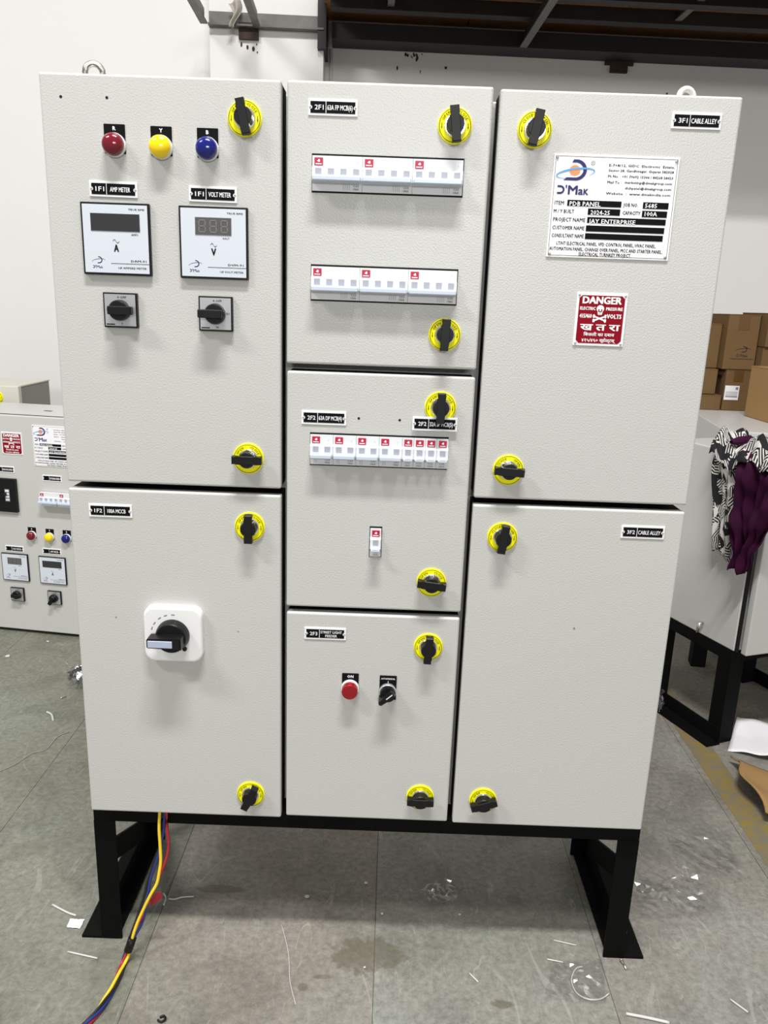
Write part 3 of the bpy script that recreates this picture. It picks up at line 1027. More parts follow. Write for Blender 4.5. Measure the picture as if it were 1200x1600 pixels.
# stand: front and rear rails, then legs, feet and braces as its pieces
b = new_bm()
box(b, -0.478, 0.478, 0.022, 0.026, 0.250, 0.283); box(b, -0.478, 0.478, 0.026, 0.060, 0.279, 0.283)
box(b, -0.478, 0.478, DEPTH - 0.004, DEPTH, 0.250, 0.283)
for s in (-1, 1):
    box(b, min(s * 0.478, s * 0.474), max(s * 0.478, s * 0.474), 0.026, DEPTH - 0.004, 0.250, 0.283)
st = obj('stand_frame', b, BLACKSTEEL, P)
st['label'] = 'black angle steel stand'
for s in (-1, 1):
    for (ya, yb) in ((0.0215, 0.0255), (DEPTH - 0.0035, DEPTH + 0.0005)):
        b = new_bm()
        xa, xb = sorted((s * 0.4785, s * 0.4415)); box(b, xa, xb, ya, yb, 0.0, 0.2505)
        xa, xb = sorted((s * 0.4785, s * 0.4740))
        if ya < 0.1:
            box(b, xa, xb, yb, yb + 0.034, 0.0, 0.2505)
        else:
            box(b, xa, xb, ya - 0.034, ya, 0.0, 0.2505)
        obj('leg', b, BLACKSTEEL, st)
    b = new_bm()
    xa, xb = sorted((s * 0.5150, s * 0.4480)); box(b, xa, xb, 0.0212, DEPTH, 0.0, 0.005)
    xa, xb = sorted((s * 0.4782, s * 0.4735)); box(b, xa, xb, 0.026, DEPTH, 0.005, 0.046)
    obj('foot_rail', b, BLACKSTEEL, st)
    b = new_bm()
    xa, xb = sorted((s * 0.4738, s * 0.4690))
    prism(b, [(0.026, 0.147), (0.026, 0.194), (0.292, 0.064), (0.292, 0.014)], 'x', xa, xb)
    obj('brace', b, BLACKSTEEL, st)
    b = new_bm()
    bx0 = s * 0.492
    prism(b, [(bx0 + 0.008 * math.cos(PI / 3 * i), 0.075 + 0.008 * math.sin(PI / 3 * i)) for i in range(6)], 'z', 0.005, 0.011)
    obj('anchor_bolt', b, ZINC, st)
# lifting eyes on the roof
for (x, y, m_) in ((-0.424, 0.075, ZINC), (0.428, 0.10, mat('eye_paint', (0.75, 0.74, 0.70), 0.4))):
    b = new_bm()
    tube(b, [(0.0120 * math.cos(a), 0, 0.0255 + 0.0120 * math.sin(a)) for a in [2 * PI * i / 20 for i in range(20)]], 0.0044, 10, closed=True)
    b2 = bmesh.new(); bmesh.ops.create_cone(b2, cap_ends=True, segments=16, radius1=0.013, radius2=0.011, depth=0.014); merge(b, b2, Matrix.Translation((0, 0, 0.0065)))
    obj('lifting_eye', b, m_, P, (x, y, 1.4205), (0, 0, 0.25))

for (x, z, a, f, g) in ((-0.1955, 1.3779, 102, 'OPEN', 'CLOSE'), (-0.1955, 0.9105, 0, 'OPEN', 'CLOSE'), (0.0886, 1.3779, 97, 'OPEN', 'CLOSE'), (0.0898, 1.1027, 88, 'OPEN', 'CLOSE'),
                        (0.0893, 0.9978, 89, 'OPEN', 'CLOSE'), (0.0895, 0.7237, -6, 'OPEN', 'CLOSE'), (0.0900, 0.6140, 87, 'OPEN', 'CLOSE'), (0.0898, 0.3378, 0, 'OPEN', 'CLOSE'),
                        (-0.1945, 0.8035, 90, 'OPEN', 'CLOSE'), (-0.1975, 0.3315, 65, 'OPEN', 'CLOSE'), (0.1964, 1.3766, 80, 'CLOSE', 'OPEN'), (0.1961, 0.9074, -3, 'CLOSE', 'OPEN'),
                        (0.1950, 0.8019, 84, 'CLOSE', 'OPEN'), (0.1965, 0.3362, 18, 'OPEN', 'CLOSE')):
    lock(P, x, z, a, f, g)

nameplate(P, -0.3789, 1.2827, '1F1', 'AMP METER', tilt=math.radians(0.5))
nameplate(P, -0.2409, 1.2806, '1F1', 'VOLT METER', tilt=math.radians(0.4))
nameplate(P, -0.0766, 1.3951, '2F1', '63A FP MCB(6)')
nameplate(P, -0.0826, 0.9760, '2F2', '63A DP MCB(4)')
nameplate(P, 0.0820, 0.9732, '2F2', '32A SP MCB(5)', y=-0.0035)
nameplate(P, -0.0755, 0.6302, '2F3', ('STREET LIGHT', 'FEEDER'))
nameplate(P, -0.4088, 0.8210, '1F2', '100A MCCB')
nameplate(P, 0.4126, 1.3942, '3F1', 'CABLE ALLEY')
nameplate(P, 0.4095, 0.8177, '3F2', 'CABLE ALLEY')

meter(P, -0.3770, 1.2170, 'A')
meter(P, -0.2402, 1.2164, 'V')
selector48(P, -0.3757, 1.1207, 1)
selector48(P, -0.2393, 1.1204, -1)
lamp(P, -0.3735, 1.3388, 'R', REDLENS)
lamp(P, -0.3098, 1.3380, 'Y', YELLENS)
lamp(P, -0.2466, 1.3378, 'B', BLULENS)
lamp(P, -0.0335, 0.5370, 'ON', REDBTN, k=0.94, flat=True)
for q in ((-0.444, 1.3973), (-0.3817, 1.398), (-0.0309, 0.977), (0.0299, 0.9766)):
    hole(P, *q)

# breaker rows
for zc, ext in ((1.3124, (0.1036, -0.1036)), (1.1680, (0.1036, -0.1036))):
    cutout(P, -0.1042, 0.1042, zc - 0.0246, zc + 0.0252)
    for i in range(3):
        breaker(P, -0.1032 + i * MOD * 4, zc, 4)
cutout(P, -0.1030, 0.1040, 0.9285 - 0.0246, 0.9285 + 0.0252)
for i in range(4):
    breaker(P, -0.1022 + i * MOD * 2, 0.9285, 2)
for i in range(4):
    breaker(P, -0.1022 + MOD * 8 + i * MOD, 0.9285, 1, rating='C32')
cutout(P, -0.0096, 0.0096, 0.7860 - 0.0240, 0.7860 + 0.0252)
breaker(P, -0.0084, 0.7860, 1, rating='C32')

# street light selector on the lower middle door
b = new_bm(); rbox(b, -0.0138, 0.0138, -0.0016, 0.0004, -0.0155, 0.0270, 0.0005, 1)
p = obj('mode_switch', b, BLACKMATT, P, (0.0280, 0, 0.5335))
b = new_bm(); lathe(b, [(0.0140, -0.001), (0.0140, -0.006), (0.0130, -0.008), (0, -0.008)], 32); obj('switch_collar', b, SILVER, p)
b = new_bm()
lathe(b, [(0.0128, -0.0075), (0.0124, -0.016), (0, -0.016)], 28)
prism(b, [(-0.0165, -0.0035), (-0.0185, 0.0), (-0.0165, 0.0035), (0.0105, 0.0060), (0.0120, 0.0), (0.0105, -0.0060)], 'y', -0.010, -0.0265)
k_ = obj('knob', b, BLACK, p, (0, 0, 0), (0, math.radians(-42), 0))
b = new_bm(); quad(b, -0.0030, 0.0100, -0.0008, 0.0008, -0.0267); link('pointer_line', flatmesh('pointer_line', b, WHITEINK), p, (0, 0, 0), (0, math.radians(-42), 0))
b = new_bm(); text(b, 'AUTO/MANUAL', 0, 0.0205, 0.0028, 0.0225, 'C', 0.00008, 1, y=-0.0018); quad(b, -0.0004, 0.0004, 0.0142, 0.0180, -0.0018)
link('legend_letter', flatmesh('legend_letter', b, WHITEINK), p)

# breaker handle on the lower left door
def rsq(h, r, n=5):
    out = []
    for cx, cz, a0 in ((h - r, h - r, 0), (-h + r, h - r, 90), (-h + r, -h + r, 180), (h - r, -h + r, 270)):
        for i in range(n + 1):
            a = math.radians(a0 + 90 * i / n)
            out.append((cx + r * math.cos(a), cz + r * math.sin(a)))
    return out
b = new_bm()
rings = []
for inset, yy in ((0, 0.0005), (0, -0.0095), (0.0008, -0.0118), (0.0022, -0.0131), (0.0040, -0.0135)):
    rings.append([b.verts.new((q[0], yy, q[1])) for q in rsq(0.0465 - inset, 0.017 - inset, 9)])
for A_, B_ in zip(rings, rings[1:]):
    for i in range(len(A_)):
        j = (i + 1) % len(A_)
        b.faces.new((A_[i], A_[j], B_[j], B_[i]))
b.faces.new(rings[-1])
p = obj('rotary_handle', b, WHITEPL, P, (-0.3162, 0, 0.6235))
p['label'] = 'white square escutcheon of the rotary handle'
b = new_bm()
lathe(b, [(0.0268, -0.013), (0.0262, -0.020), (0.0245, -0.027), (0.0232, -0.029), (0, -0.029)], 40)
b2 = bmesh.new(); prism(b2, [(0.0215, -0.0100), (0.0215, 0.0085), (-0.0300, 0.0070), (-0.0320, 0.0055), (-0.0320, -0.0070), (-0.0300, -0.0085)], 'y', -0.026, -0.049)
bmesh.ops.bevel(b2, geom=[e for e in b2.edges if all(abs(v.co.y + 0.049) < 1e-6 for v in e.verts)], offset=0.002, segments=2, affect='EDGES')
merge(b, b2)
kn = obj('knob', b, BLACK, p)
b = new_bm(); rbox(b, -0.0295, 0.0085, -0.0503, -0.0485, -0.0062, 0.0052, 0.0006, 1); obj('grip_label', b, BLUELABEL, p)
b = new_bm()
for a in (88, 108, 126, 146, 162):
    t = math.radians(a)
    M = Matrix.Translation((0.0345 * math.cos(t), 0, 0.0345 * math.sin(t))) @ Matrix.Rotation(-(t - PI / 2), 4, 'Y')
    q = [M @ Vector(v) for v in ((-0.0028, -0.0138, -0.0008), (0.0028, -0.0138, -0.0008), (0.0028, -0.0138, 0.0008), (-0.0028, -0.0138, 0.0008))]
    b.faces.new([b.verts.new(v) for v in q])
link('position_marks', flatmesh('position_marks', b, GREYINK), p)
b = new_bm(); lathe(b, [(0.0035, -0.013), (0.0033, -0.017), (0, -0.0175)], 14, 0.0185, -0.0225); obj('lock_button', b, BLACK, p)

rating_plate(P, 0.2270, 1.3466)
danger_sign(P, 0.2760, 1.1668)

# small scuffs on the doors
b = new_bm()
for (x, z, rx, rz) in ((-0.46 + 0.05, 0.645, 0.0016, 0.0010), (0.32, 0.655, 0.0016, 0.0020), (-0.215, 0.628, 0.0014, 0.0008)):
    disc(b, x, z, rx, rz, 8, -0.0004)
link('scuff_marks', flatmesh('scuff_marks', b, GREYINK), P)

# ------------------------------------------------------------------ wires hanging out of the panel
Wb = thing('wire_bundle', 'bundle of yellow, red, blue and black wires trailing from the panel onto the floor', 'wires', (-0.42, -0.03, 0))
def shift(pts):
    return [(x + 0.42, y + 0.03, z) for x, y, z in pts]
paths = {
 'yellow': [(-0.358, 0.012, 0.284), (-0.36, 0.010, 0.247), (-0.359, 0.008, 0.216), (-0.358, 0.004, 0.186), (-0.36, 0.0, 0.167), (-0.364, -0.004, 0.146), (-0.374, -0.010, 0.127), (-0.385, -0.014, 0.103), (-0.396, -0.020, 0.077), (-0.404, -0.026, 0.051)],
 'red': [(-0.347, 0.013, 0.284), (-0.347, 0.013, 0.246), (-0.345, 0.011, 0.215), (-0.348, 0.007, 0.192), (-0.355, 0.003, 0.171), (-0.364, -0.0, 0.145), (-0.371, -0.005, 0.128), (-0.381, -0.009, 0.104), (-0.393, -0.018, 0.077), (-0.407, -0.022, 0.051)],
 'blue': [(-0.351, 0.015, 0.284), (-0.353, 0.014, 0.245), (-0.358, 0.012, 0.217), (-0.364, 0.008, 0.191), (-0.371, 0.004, 0.168), (-0.377, 0.0, 0.147), (-0.38, -0.005, 0.123), (-0.383, -0.012, 0.099), (-0.389, -0.016, 0.074), (-0.400, -0.022, 0.052)],
 'black': [(-0.355, 0.016, 0.284), (-0.355, 0.016, 0.244), (-0.359, 0.013, 0.216), (-0.367, 0.010, 0.19), (-0.376, 0.006, 0.164), (-0.383, 0.001, 0.141), (-0.387, -0.004, 0.12), (-0.394, -0.010, 0.096), (-0.400, -0.016, 0.076), (-0.408, -0.024, 0.051)]}
fl = [(-0.414, -0.030, 0.020), (-0.418, -0.040, 0.006), (-0.418, -0.060, 0.0055), (-0.419, -0.091, 0.0055), (-0.423, -0.114, 0.0055), (-0.428, -0.137, 0.0055), (-0.438, -0.159, 0.0055), (-0.455, -0.190, 0.0055), (-0.485, -0.23, 0.0055), (-0.53, -0.27, 0.0055)]
ph = dict(yellow=0.0, red=1.6, blue=3.1, black=4.6)
for nme, pts in paths.items():
    tail = []
    for i, (x, y, z) in enumerate(fl):
        a = ph[nme] + i * 0.75
        tail.append((x + 0.0036 * math.cos(a), y, max(0.0030, z + 0.0032 * math.sin(a))))
    b = new_bm(); tube(b, smooth_path(shift(pts + tail), 4), 0.0026 if nme != 'yellow' else 0.0028, 8)
    obj('wire', b, WIRE[nme], Wb)['label'] = nme + ' wire'
b = new_bm(); tube(b, shift([(-0.4045, -0.0255, 0.049), (-0.4085, -0.0270, 0.036), (-0.4125, -0.0290, 0.024)]), 0.0074, 12)
obj('tape_band', b, BLACK, Wb)
b = new_bm(); prism(b, [(0.0, 0.0), (0.008, 0.004), (0.022, 0.018), (0.021, 0.030), (0.012, 0.028), (0.002, 0.012)], 'y', 0.0, 0.0012)
obj('red_tape_flag', b, mat('red_tape', (0.30, 0.012, 0.02), 0.4), Wb, (-0.378 + 0.42, -0.004 + 0.03, 0.098))

# ------------------------------------------------------------------ the panel behind on the left
LP = thing('control_panel', 'low grey control panel with meters and lamps standing on the floor behind, far left', 'electrical panel', (-1.03, 1.305, 0), math.radians(-7.7))
b = new_bm(); rbox(b, -0.560, 0.110, 0.036, 0.30, 0.008, 0.7530, 0.002, 2); obj('body', b, PAINT, LP)
b = new_bm(); box(b, -0.555, 0.105, 0.022, 0.295, 0.0, 0.009); obj('plinth', b, BLACKSTEEL, LP)
door(LP, -0.565, 0.115, 0.012, 0.757, gd=0.018)
b = new_bm(); box(b, -0.560, 0.110, 0.0365, 0.085, 0.7528, 0.7560); obj('top_flange', b, PAINT, LP)
for x in (-0.140, -0.068):
    b = new_bm(); rbox(b, x - 0.014, x + 0.014, 0.150, 0.162, 0.7520, 0.7536, 0.0003, 1); obj('top_slot', b, DARKHOLE, LP)
danger_sign(LP, -0.2135, 0.7005)
rating_plate(LP, -0.1035, 0.7285)
nameplate(LP, -0.2120, 0.5775, '', 'MAIN INCOMER', plain=True)
nameplate(LP, -0.0477, 0.5578, '', 'OUTGOING FEEDER', plain=True)
nameplate(LP, -0.2040, 0.3052, '', 'VOLT METER', plain=True)
nameplate(LP, -0.0688, 0.3062, '', 'AMP METER', plain=True)
b = new_bm(); rbox(b, -0.305, -0.1735, -0.012, 0.001, 0.4352, 0.5485, 0.002, 2)
mc = obj('moulded_breaker', b, BLACK, LP)
b = new_bm(); box(b, -0.224, -0.206, -0.030, -0.011, 0.492, 0.502); obj('breaker_lever', b, BLACK, mc)
b = new_bm(); quad(b, -0.213, -0.196, 0.472, 0.514, -0.0124); link('white_legend', flatmesh('white_legend', b, GREYINK), mc)
b = new_bm()
for i in range(4):
    quad(b, -0.211, -0.198, 0.475 + i * 0.010, 0.481 + i * 0.010, -0.0127)
link('white_lettering', flatmesh('white_lettering', b, WHITEINK), mc)
cutout(LP, -0.0895, 0.0495, 0.4660, 0.5125)
breaker(LP, -0.0885, 0.4895, 4, y=-0.012)
breaker(LP, -0.0885 + 4 * MOD, 0.4895, 4, y=-0.012)
lamp(LP, -0.1348, 0.3585, 'R', REDLENS)
lamp(LP, -0.0712, 0.3575, 'Y', YELLENS)
lamp(LP, -0.0106, 0.3575, 'B', BLULENS)
meter(LP, -0.2045, 0.2410, 'V')
meter(LP, -0.0690, 0.2400, 'A')
selector48(LP, -0.2052, 0.1430, 1)
selector48(LP, -0.0700, 0.1425, -1, tiltdeg=240)

# ------------------------------------------------------------------ cabinets behind it
t = thing('dark_side_enclosure', 'beige-topped metal enclosure, unlit side coloured dark grey, behind the far left panel', 'cabinet', (-1.62, 1.88, 0))
b = new_bm(); rbox(b, -0.25, 0.250, -0.125, 0.13, 0.0, 0.797, 0.003, 2); obj('body', b, UNLITGREY, t)  # body coloured dark grey to stand for its unlit side
b = new_bm(); rbox(b, -0.25, 0.252, -0.129, 0.132, 0.797, 0.803, 0.001, 1); obj('top_cover', b, BEIGEPAINT, t)
b = new_bm(); rbox(b, -0.25, 0.246, -0.145, -0.125, 0.0, 0.795, 0.003, 2); obj('door', b, BEIGEPAINT, t)
t = thing('beige_enclosure', 'beige enclosure with a yellow lock at the left edge behind the panel', 'cabinet', (-1.50, 1.705, 0))
b = new_bm(); rbox(b, -0.2, 0.148, 0.0, 0.025, 0.0, 0.806, 0.003, 2); obj('body', b, BEIGEPAINT, t)
lock(t, 0.066, 0.764, 90, y=-0.001)

# ------------------------------------------------------------------ the cabinet on the right
YAW = math.radians(22)
RC = thing('floor_cabinet', 'low light grey cabinet on a black stand to the right, cloth draped over its corner', 'cabinet', (0.955, 0.775, 0), YAW)
CW, CD, ZB, ZT = 0.40, 0.31, 0.278, 0.800
b = new_bm(); rbox(b, 0.0, CW, 0.0, CD, ZB, ZT, 0.003, 2); obj('body', b, PAINT, RC)
b = new_bm(); rbox(b, 0.014, CW + 0.01, -0.030, -0.010, ZB - 0.003, ZT + 0.002, 0.003, 2); obj('door', b, PAINT, RC, (0, 0, 0), (0, 0, math.radians(-3)))
b = new_bm(); box(b, 0.003, 0.010, -0.008, 0.0, ZB, ZT); obj('door_gasket', b, BLACK, RC)
b = new_bm()
tube(b, [(-0.004, 0.115, ZB + 0.034), (-0.016, 0.115, ZB + 0.034), (-0.018, 0.115, ZB + 0.026), (-0.018, 0.115, ZB + 0.010)], 0.005, 10); obj('earth_stud', b, ZINC, RC)
b = new_bm()
box(b, 0.0, CW, 0.002, 0.007, ZB - 0.034, ZB); box(b, 0.0, 0.005, 0.007, CD, ZB - 0.034, ZB); box(b, 0.0, CW, CD - 0.005, CD, ZB - 0.034, ZB); box(b, CW - 0.005, CW, 0.007, CD, ZB - 0.034, ZB)
rs = obj('stand_frame', b, BLACKSTEEL, RC)
for sx in (0, 1):
    for sy in (0, 1):
        x0 = 0.001 if sx == 0 else CW - 0.047
        y0 = 0.0015 if sy == 0 else CD - 0.0475
        b = new_bm(); box(b, x0, x0 + 0.046, y0, y0 + 0.046, 0.0, ZB - 0.0335)
        obj('leg', b, BLACKSTEEL, rs)
    b = new_bm()
    if sx == 0:
        box(b, -0.045, 0.0, -0.004, CD + 0.03, 0.0, 0.005); box(b, -0.004, 0.0008, -0.004, CD + 0.03, 0.005, 0.045)
    else:
        box(b, CW, CW + 0.045, -0.004, CD + 0.03, 0.0, 0.005); box(b, CW - 0.0008, CW + 0.004, -0.004, CD + 0.03, 0.005, 0.045)
    obj('foot_rail', b, BLACKSTEEL, rs)

C2 = thing('rear_cabinet', 'light grey cabinet behind the cloth-covered one, carrying the cardboard boxes', 'cabinet', (1.057, 1.262, 0), math.radians(-9))
b = new_bm(); rbox(b, 0.0, 0.95, 0.0, 0.90, 0.28, 0.800, 0.003, 2); obj('body', b, PAINT, C2)
b = new_bm(); box(b, 0.0, 0.95, 0.002, 0.007, 0.24, 0.28); box(b, 0.0, 0.005, 0.007, 0.895, 0.24, 0.28); box(b, 0.945, 0.95, 0.007, 0.895, 0.24, 0.28); box(b, 0.0, 0.95, 0.893, 0.898, 0.24, 0.28)
c2s = obj('stand_frame', b, BLACKSTEEL, C2)
for sx in (0.001, 0.903):
    for sy in (0.0015, 0.851):
        b = new_bm(); box(b, sx, sx + 0.046, sy, sy + 0.046, 0.0, 0.2405); obj('leg', b, BLACKSTEEL, c2s)

# ------------------------------------------------------------------ cloth over the corner of the cabinet
CL = thing('scarf', 'crumpled black and white printed cloth with purple lining hanging over the right cabinet', 'cloth', (0.955, 0.775, 0), YAW)
def sheet(name, m, func, nu, nv, parent, uvscale=(1, 1)):
    verts, faces, uvs = [], [], []
    for j in range(nv + 1):
        for i in range(nu + 1):
            verts.append(func(i / nu, j / nv)); uvs.append((i / nu * uvscale[0], j / nv * uvscale[1]))
    for j in range(nv):
        for i in range(nu):
            a = j * (nu + 1) + i
            faces.append((a, a + 1, a + nu + 2, a + nu + 1))
    me = bpy.data.meshes.new(name)
    me.from_pydata(verts, [], faces)
    uvl = me.uv_layers.new(name='UVMap')
    for p in me.polygons:
        p.use_smooth = True
        for li in p.loop_indices:
            uvl.data[li].uv = uvs[me.loops[li].vertex_index]
    me.materials.append(m)
    o = link(name, me, parent)
    md = o.modifiers.new('thickness', 'SOLIDIFY'); md.thickness = 0.0016; md.offset = 1
    return o
def drape(along0, along1, top, drop, side, wob, seed):
    """a strip running from the roof over the edge and down; side 'L' hangs on the left flank, 'F' on the front"""
    rnd = random.Random(seed)
    ph1, ph2 = rnd.uniform(0, 6), rnd.uniform(0, 6)
    def f(u, v):
        L = top + drop(u)
        d = v * L
        a = along0(v) + (along1(v) - along0(v)) * u
        w = wob * (math.sin(u * 11 + ph1 + 2 * v) + 0.6 * math.sin(u * 23 + ph2 - 3 * v) + 0.5 * math.sin(v * 14 + ph1 + 4 * u))
        if d < top:
            k = top - d
            out, z = -k, ZT + 0.012 + abs(w) * 1.2 + 0.012 * math.sin(PI * d / top)
        else:
            k = d - top
            out, z = 0.016 + min(0.012, k * 0.3) + w, ZT + 0.008 - k
        if side == 'L':
            return (-out, a, z)
        return (a, -0.034 - out, z)
    return f
sheet('printed_fabric', FABRIC, drape(lambda v: 0.155 - 0.060 * v, lambda v: 0.020 - 0.005 * v, 0.10, lambda u: 0.278 - 0.012 * math.sin(u * 7), 'L', 0.0055, 3), 34, 44, CL, (0.17, 0.34))
def purple_f(u, v):
    L = 0.300
    k = v * L
    t = max(0.0, (v - 0.35) / 0.65)
    a0, a1 = 0.052 - 0.050 * t, -0.105 + 0.075 * t
    a = a0 + (a1 - a0) * u
    w = 0.0085 * (math.sin(u * 12 + 1 + 3 * v) + 0.8 * math.sin(u * 29 + 2 - 4 * v) + 0.5 * math.sin(v * 17 + 3 * u) + 0.35 * math.sin(v * 31 - 9 * u))
    return (-0.026 - min(0.018, k * 0.5) + w, a + 0.004 * math.sin(v * 13 + 5 * u), ZT + 0.012 - k + 0.006 * math.sin(u * 8))
sheet('purple_lining', PURPLE, purple_f, 34, 44, CL)
def bunch(u, v):
    x = -0.050 + 0.20 * u
    y = 0.135 - 0.235 * v + 0.02 * math.sin(u * 6)
    z = ZT + 0.012 + 0.045 * math.sin(PI * min(1.0, 0.18 + 0.9 * u)) * (0.55 + 0.45 * math.sin(v * 9 + 2.2)) + 0.008 * math.sin(u * 27 + v * 15) + 0.006 * math.sin(v * 33)
    if x < -0.012:
        z -= (-0.012 - x) * 1.1
    return (x, y, max(z, ZT + 0.006) if x > -0.005 else z)
sheet('printed_fold', FABRIC, bunch, 44, 26, CL, (0.32, 0.18))
def roll(u, v):
    a = 2 * PI * v
    x = -0.030 + 0.075 * u
    return (x, 0.085 + 0.014 * math.cos(a) * math.sin(PI * (0.15 + 0.8 * u)) , ZT + 0.030 + 0.010 * math.sin(a) * math.sin(PI * (0.15 + 0.8 * u)) + 0.01 * u)
sheet('purple_fold', PURPLE, roll, 14, 18, CL)

# ------------------------------------------------------------------ cardboard boxes on the rear cabinet
def carton(label, x0, x1, y0, y1, z0, z1, m=CARD, rz=0.0, seam='z', tape=True, emblem=None, flapgap=0.004, tapew=0.05):
    cx, cy = (x0 + x1) / 2, (y0 + y1) / 2
    t = thing('cardboard_box', label, 'box', (cx, cy, z0), rz, 'cardboard boxes on the rear cabinet')
    hx, hy, h = (x1 - x0) / 2, (y1 - y0) / 2, z1 - z0
    b = new_bm(); rbox(b, -hx, hx, -hy, hy, 0, h - 0.003, 0.002, 1); obj('carton', b, m, t)
    for s in (-1, 1):
        b = new_bm(); xa, xb = sorted((s * hx, s * 0.0012)); box(b, xa, xb, -hy, hy, h - 0.003, h); obj('flap', b, m, t)
    if tape:
        b = new_bm(); box(b, -tapew / 2, tapew / 2, -hy - 0.0008, hy + 0.0008, h, h + 0.0006); box(b, -tapew / 2, tapew / 2, -hy - 0.0010, -hy, h * 0.72, h + 0.0006); obj('packing_tape', b, TAPE, t)
    if emblem:
        ex, ez, s = emblem
        b = new_bm()
        band(b, ex, ez, 84 * s, 60 * s, math.radians(95), math.radians(-110), 13 * s, 15 * s, n=14, y=-hy - 0.0006)
        band(b, ex, ez - 16 * s, 165 * s, 34 * s, math.radians(205), math.radians(-22), 3 * s, 9 * s, math.radians(8), 16, y=-hy - 0.0006)
        text(b, "D'Mak", ex, ez - 165 * s, 60 * s, 240 * s, 'C', 3 * s, 1, y=-hy - 0.0006)
        quad(b, ex - 260 * s, ex + 260 * s, ez - 215 * s, ez - 200 * s, -hy - 0.0006)
        link('printed_emblem', flatmesh('printed_emblem', b, mat('carton_ink', (0.045, 0.025, 0.018), 0.7)), t)
    return t
carton('small brown box at the bottom left of the stack, beside the grey panel edge', 1.085, 1.256, 1.80, 2.00, 0.8005, 0.856, emblem=None, tape=False)
carton('small brown box lying on the lowest left box', 1.085, 1.236, 1.815, 2.00, 0.8575, 0.951, tapew=0.03)
tM = carton('brown box with a white address label at the bottom of the stack', 1.262, 1.356, 1.80, 2.02, 0.8005, 0.951, tapew=0.035)
b = new_bm(); box(b, -0.045, 0.008, -0.1118, -0.1102, 0.040, 0.093); lb = obj('address_label', b, PAPER, tM)
b = new_bm()
for i in range(4):
    quad(b, -0.041, 0.004, 0.050 + i * 0.006, 0.052 + i * 0.006 + (0.002 if i == 0 else 0), -0.1121)
quad(b, -0.006, 0.004, 0.078, 0.088, -0.1121)
link('label_print', flatmesh('label_print', b, GREYINK), lb)
carton('tall brown box with printed emblem on top of the labelled box', 1.245, 1.362, 1.805, 2.02, 0.9525, 1.152, emblem=(0.008, -0.08 + 0.155, 0.00017), tapew=0.04)
carton('brown box standing half hidden behind the emblem box on the left', 1.130, 1.243, 1.85, 2.02, 0.9525, 1.116, tapew=0.03)
carton('large pale brown box in front, nearest on the rear cabinet', 1.290, 1.62, 1.33, 1.66, 0.8005, 0.978, m=CARDLIGHT, rz=math.radians(2), tape=False)
carton('brown box at the right edge stacked behind the large pale box', 1.366, 1.60, 1.76, 2.00, 0.8005, 1.038, tape=False)
carton('brown printed box on the very top at the right edge of the stack', 1.366, 1.58, 1.75, 1.98, 1.0395, 1.160, emblem=(-0.075, 0.055, 0.00010), tapew=0.03)

# ------------------------------------------------------------------ litter on the floor
def curvy(name, label, cat, pts, r, m, group=None, z=None):
    pts = [(x, y, (z if z is not None else r)) for x, y in pts]
    c = pts[0]
    b = new_bm(); tube(b, smooth_path([(p[0] - c[0], p[1] - c[1], p[2]) for p in pts], 4), r, 6)
    return tag(obj(name, b, m, None, (c[0], c[1], 0.0003)), label, cat, group)
G = 'wire and strip offcuts on the floor'
curvy('wire_offcut', 'short white wire offcut standing across the floor seam under the panel', 'offcut', [(-0.398, 0.136), (-0.390, 0.124), (-0.389, 0.106)], 0.0016, OFFCUT, G)
curvy('wire_offcut', 'longer white wire offcut lying to the right of the coloured wires', 'offcut', [(-0.384, 0.1225), (-0.372, 0.122), (-0.359, 0.128), (-0.337, 0.131)], 0.0014, OFFCUT, G)
curvy('cable_strip', 'pale strip beside the white paper scrap by the left foot', 'offcut', [(-0.601, 0.095), (-0.565, 0.077), (-0.545, 0.070)], 0.0020, OFFCUT, G)
curvy('cable_strip', 'thin pale strip on the floor in front of the left foot', 'offcut', [(-0.527, -0.014), (-0.469, -0.026)], 0.0016, OFFCUT, G)
curvy('wire_offcut', 'curled white wire offcut on the floor left of the panel', 'offcut', [(-0.919, 0.805), (-0.900, 0.792), (-0.883, 0.762)], 0.0028, OFFCUT, G)
curvy('wire_offcut', 'tiny dark wire offcut behind the curled white one', 'offcut', [(-0.914, 0.886), (-0.904, 0.899)], 0.0022, ZINC, G)
curvy('thread', 'long thin thread snaking over the floor left of the panel', 'thread', [(-0.93, 0.50), (-0.89, 0.549), (-0.869, 0.602), (-0.842, 0.621), (-0.838, 0.683), (-0.818, 0.71)], 0.0012, mat('grey_thread', (0.30, 0.30, 0.27), 0.8))
curvy('thread', 'thin pale thread on the floor below the middle of the panel', 'thread', [(-0.155, 0.069), (-0.138, 0.02), (-0.130, -0.012), (-0.122, -0.059), (-0.107, -0.103)], 0.0007, OFFCUT)
curvy('cable_strip', 'white sliver on the floor right of the brown stain', 'offcut', [(0.192, -0.027), (0.206, -0.045)], 0.0016, OFFCUT, G)
curvy('wire_ring', 'open loop of thin clear wire in front of the right foot', 'offcut', [(0.398, -0.003), (0.385, -0.008), (0.372, -0.032), (0.374, -0.058), (0.391, -0.071), (0.413, -0.070), (0.431, -0.058)], 0.0014, OFFCUT, G)
curvy('cable_strip', 'white strip at the bottom edge right of centre', 'offcut', [(0.449, -0.098), (0.482, -0.104), (0.517, -0.112)], 0.0026, OFFCUT, G)
curvy('cable_strip', 'pale strip on the floor just left of the right foot', 'offcut', [(0.358, 0.056), (0.398, 0.046)], 0.0011, OFFCUT, G)
curvy('cable_strip', 'small pale strip above the wire loop on the right', 'offcut', [(0.337, 0.011), (0.365, 0.005)], 0.0014, OFFCUT, G)
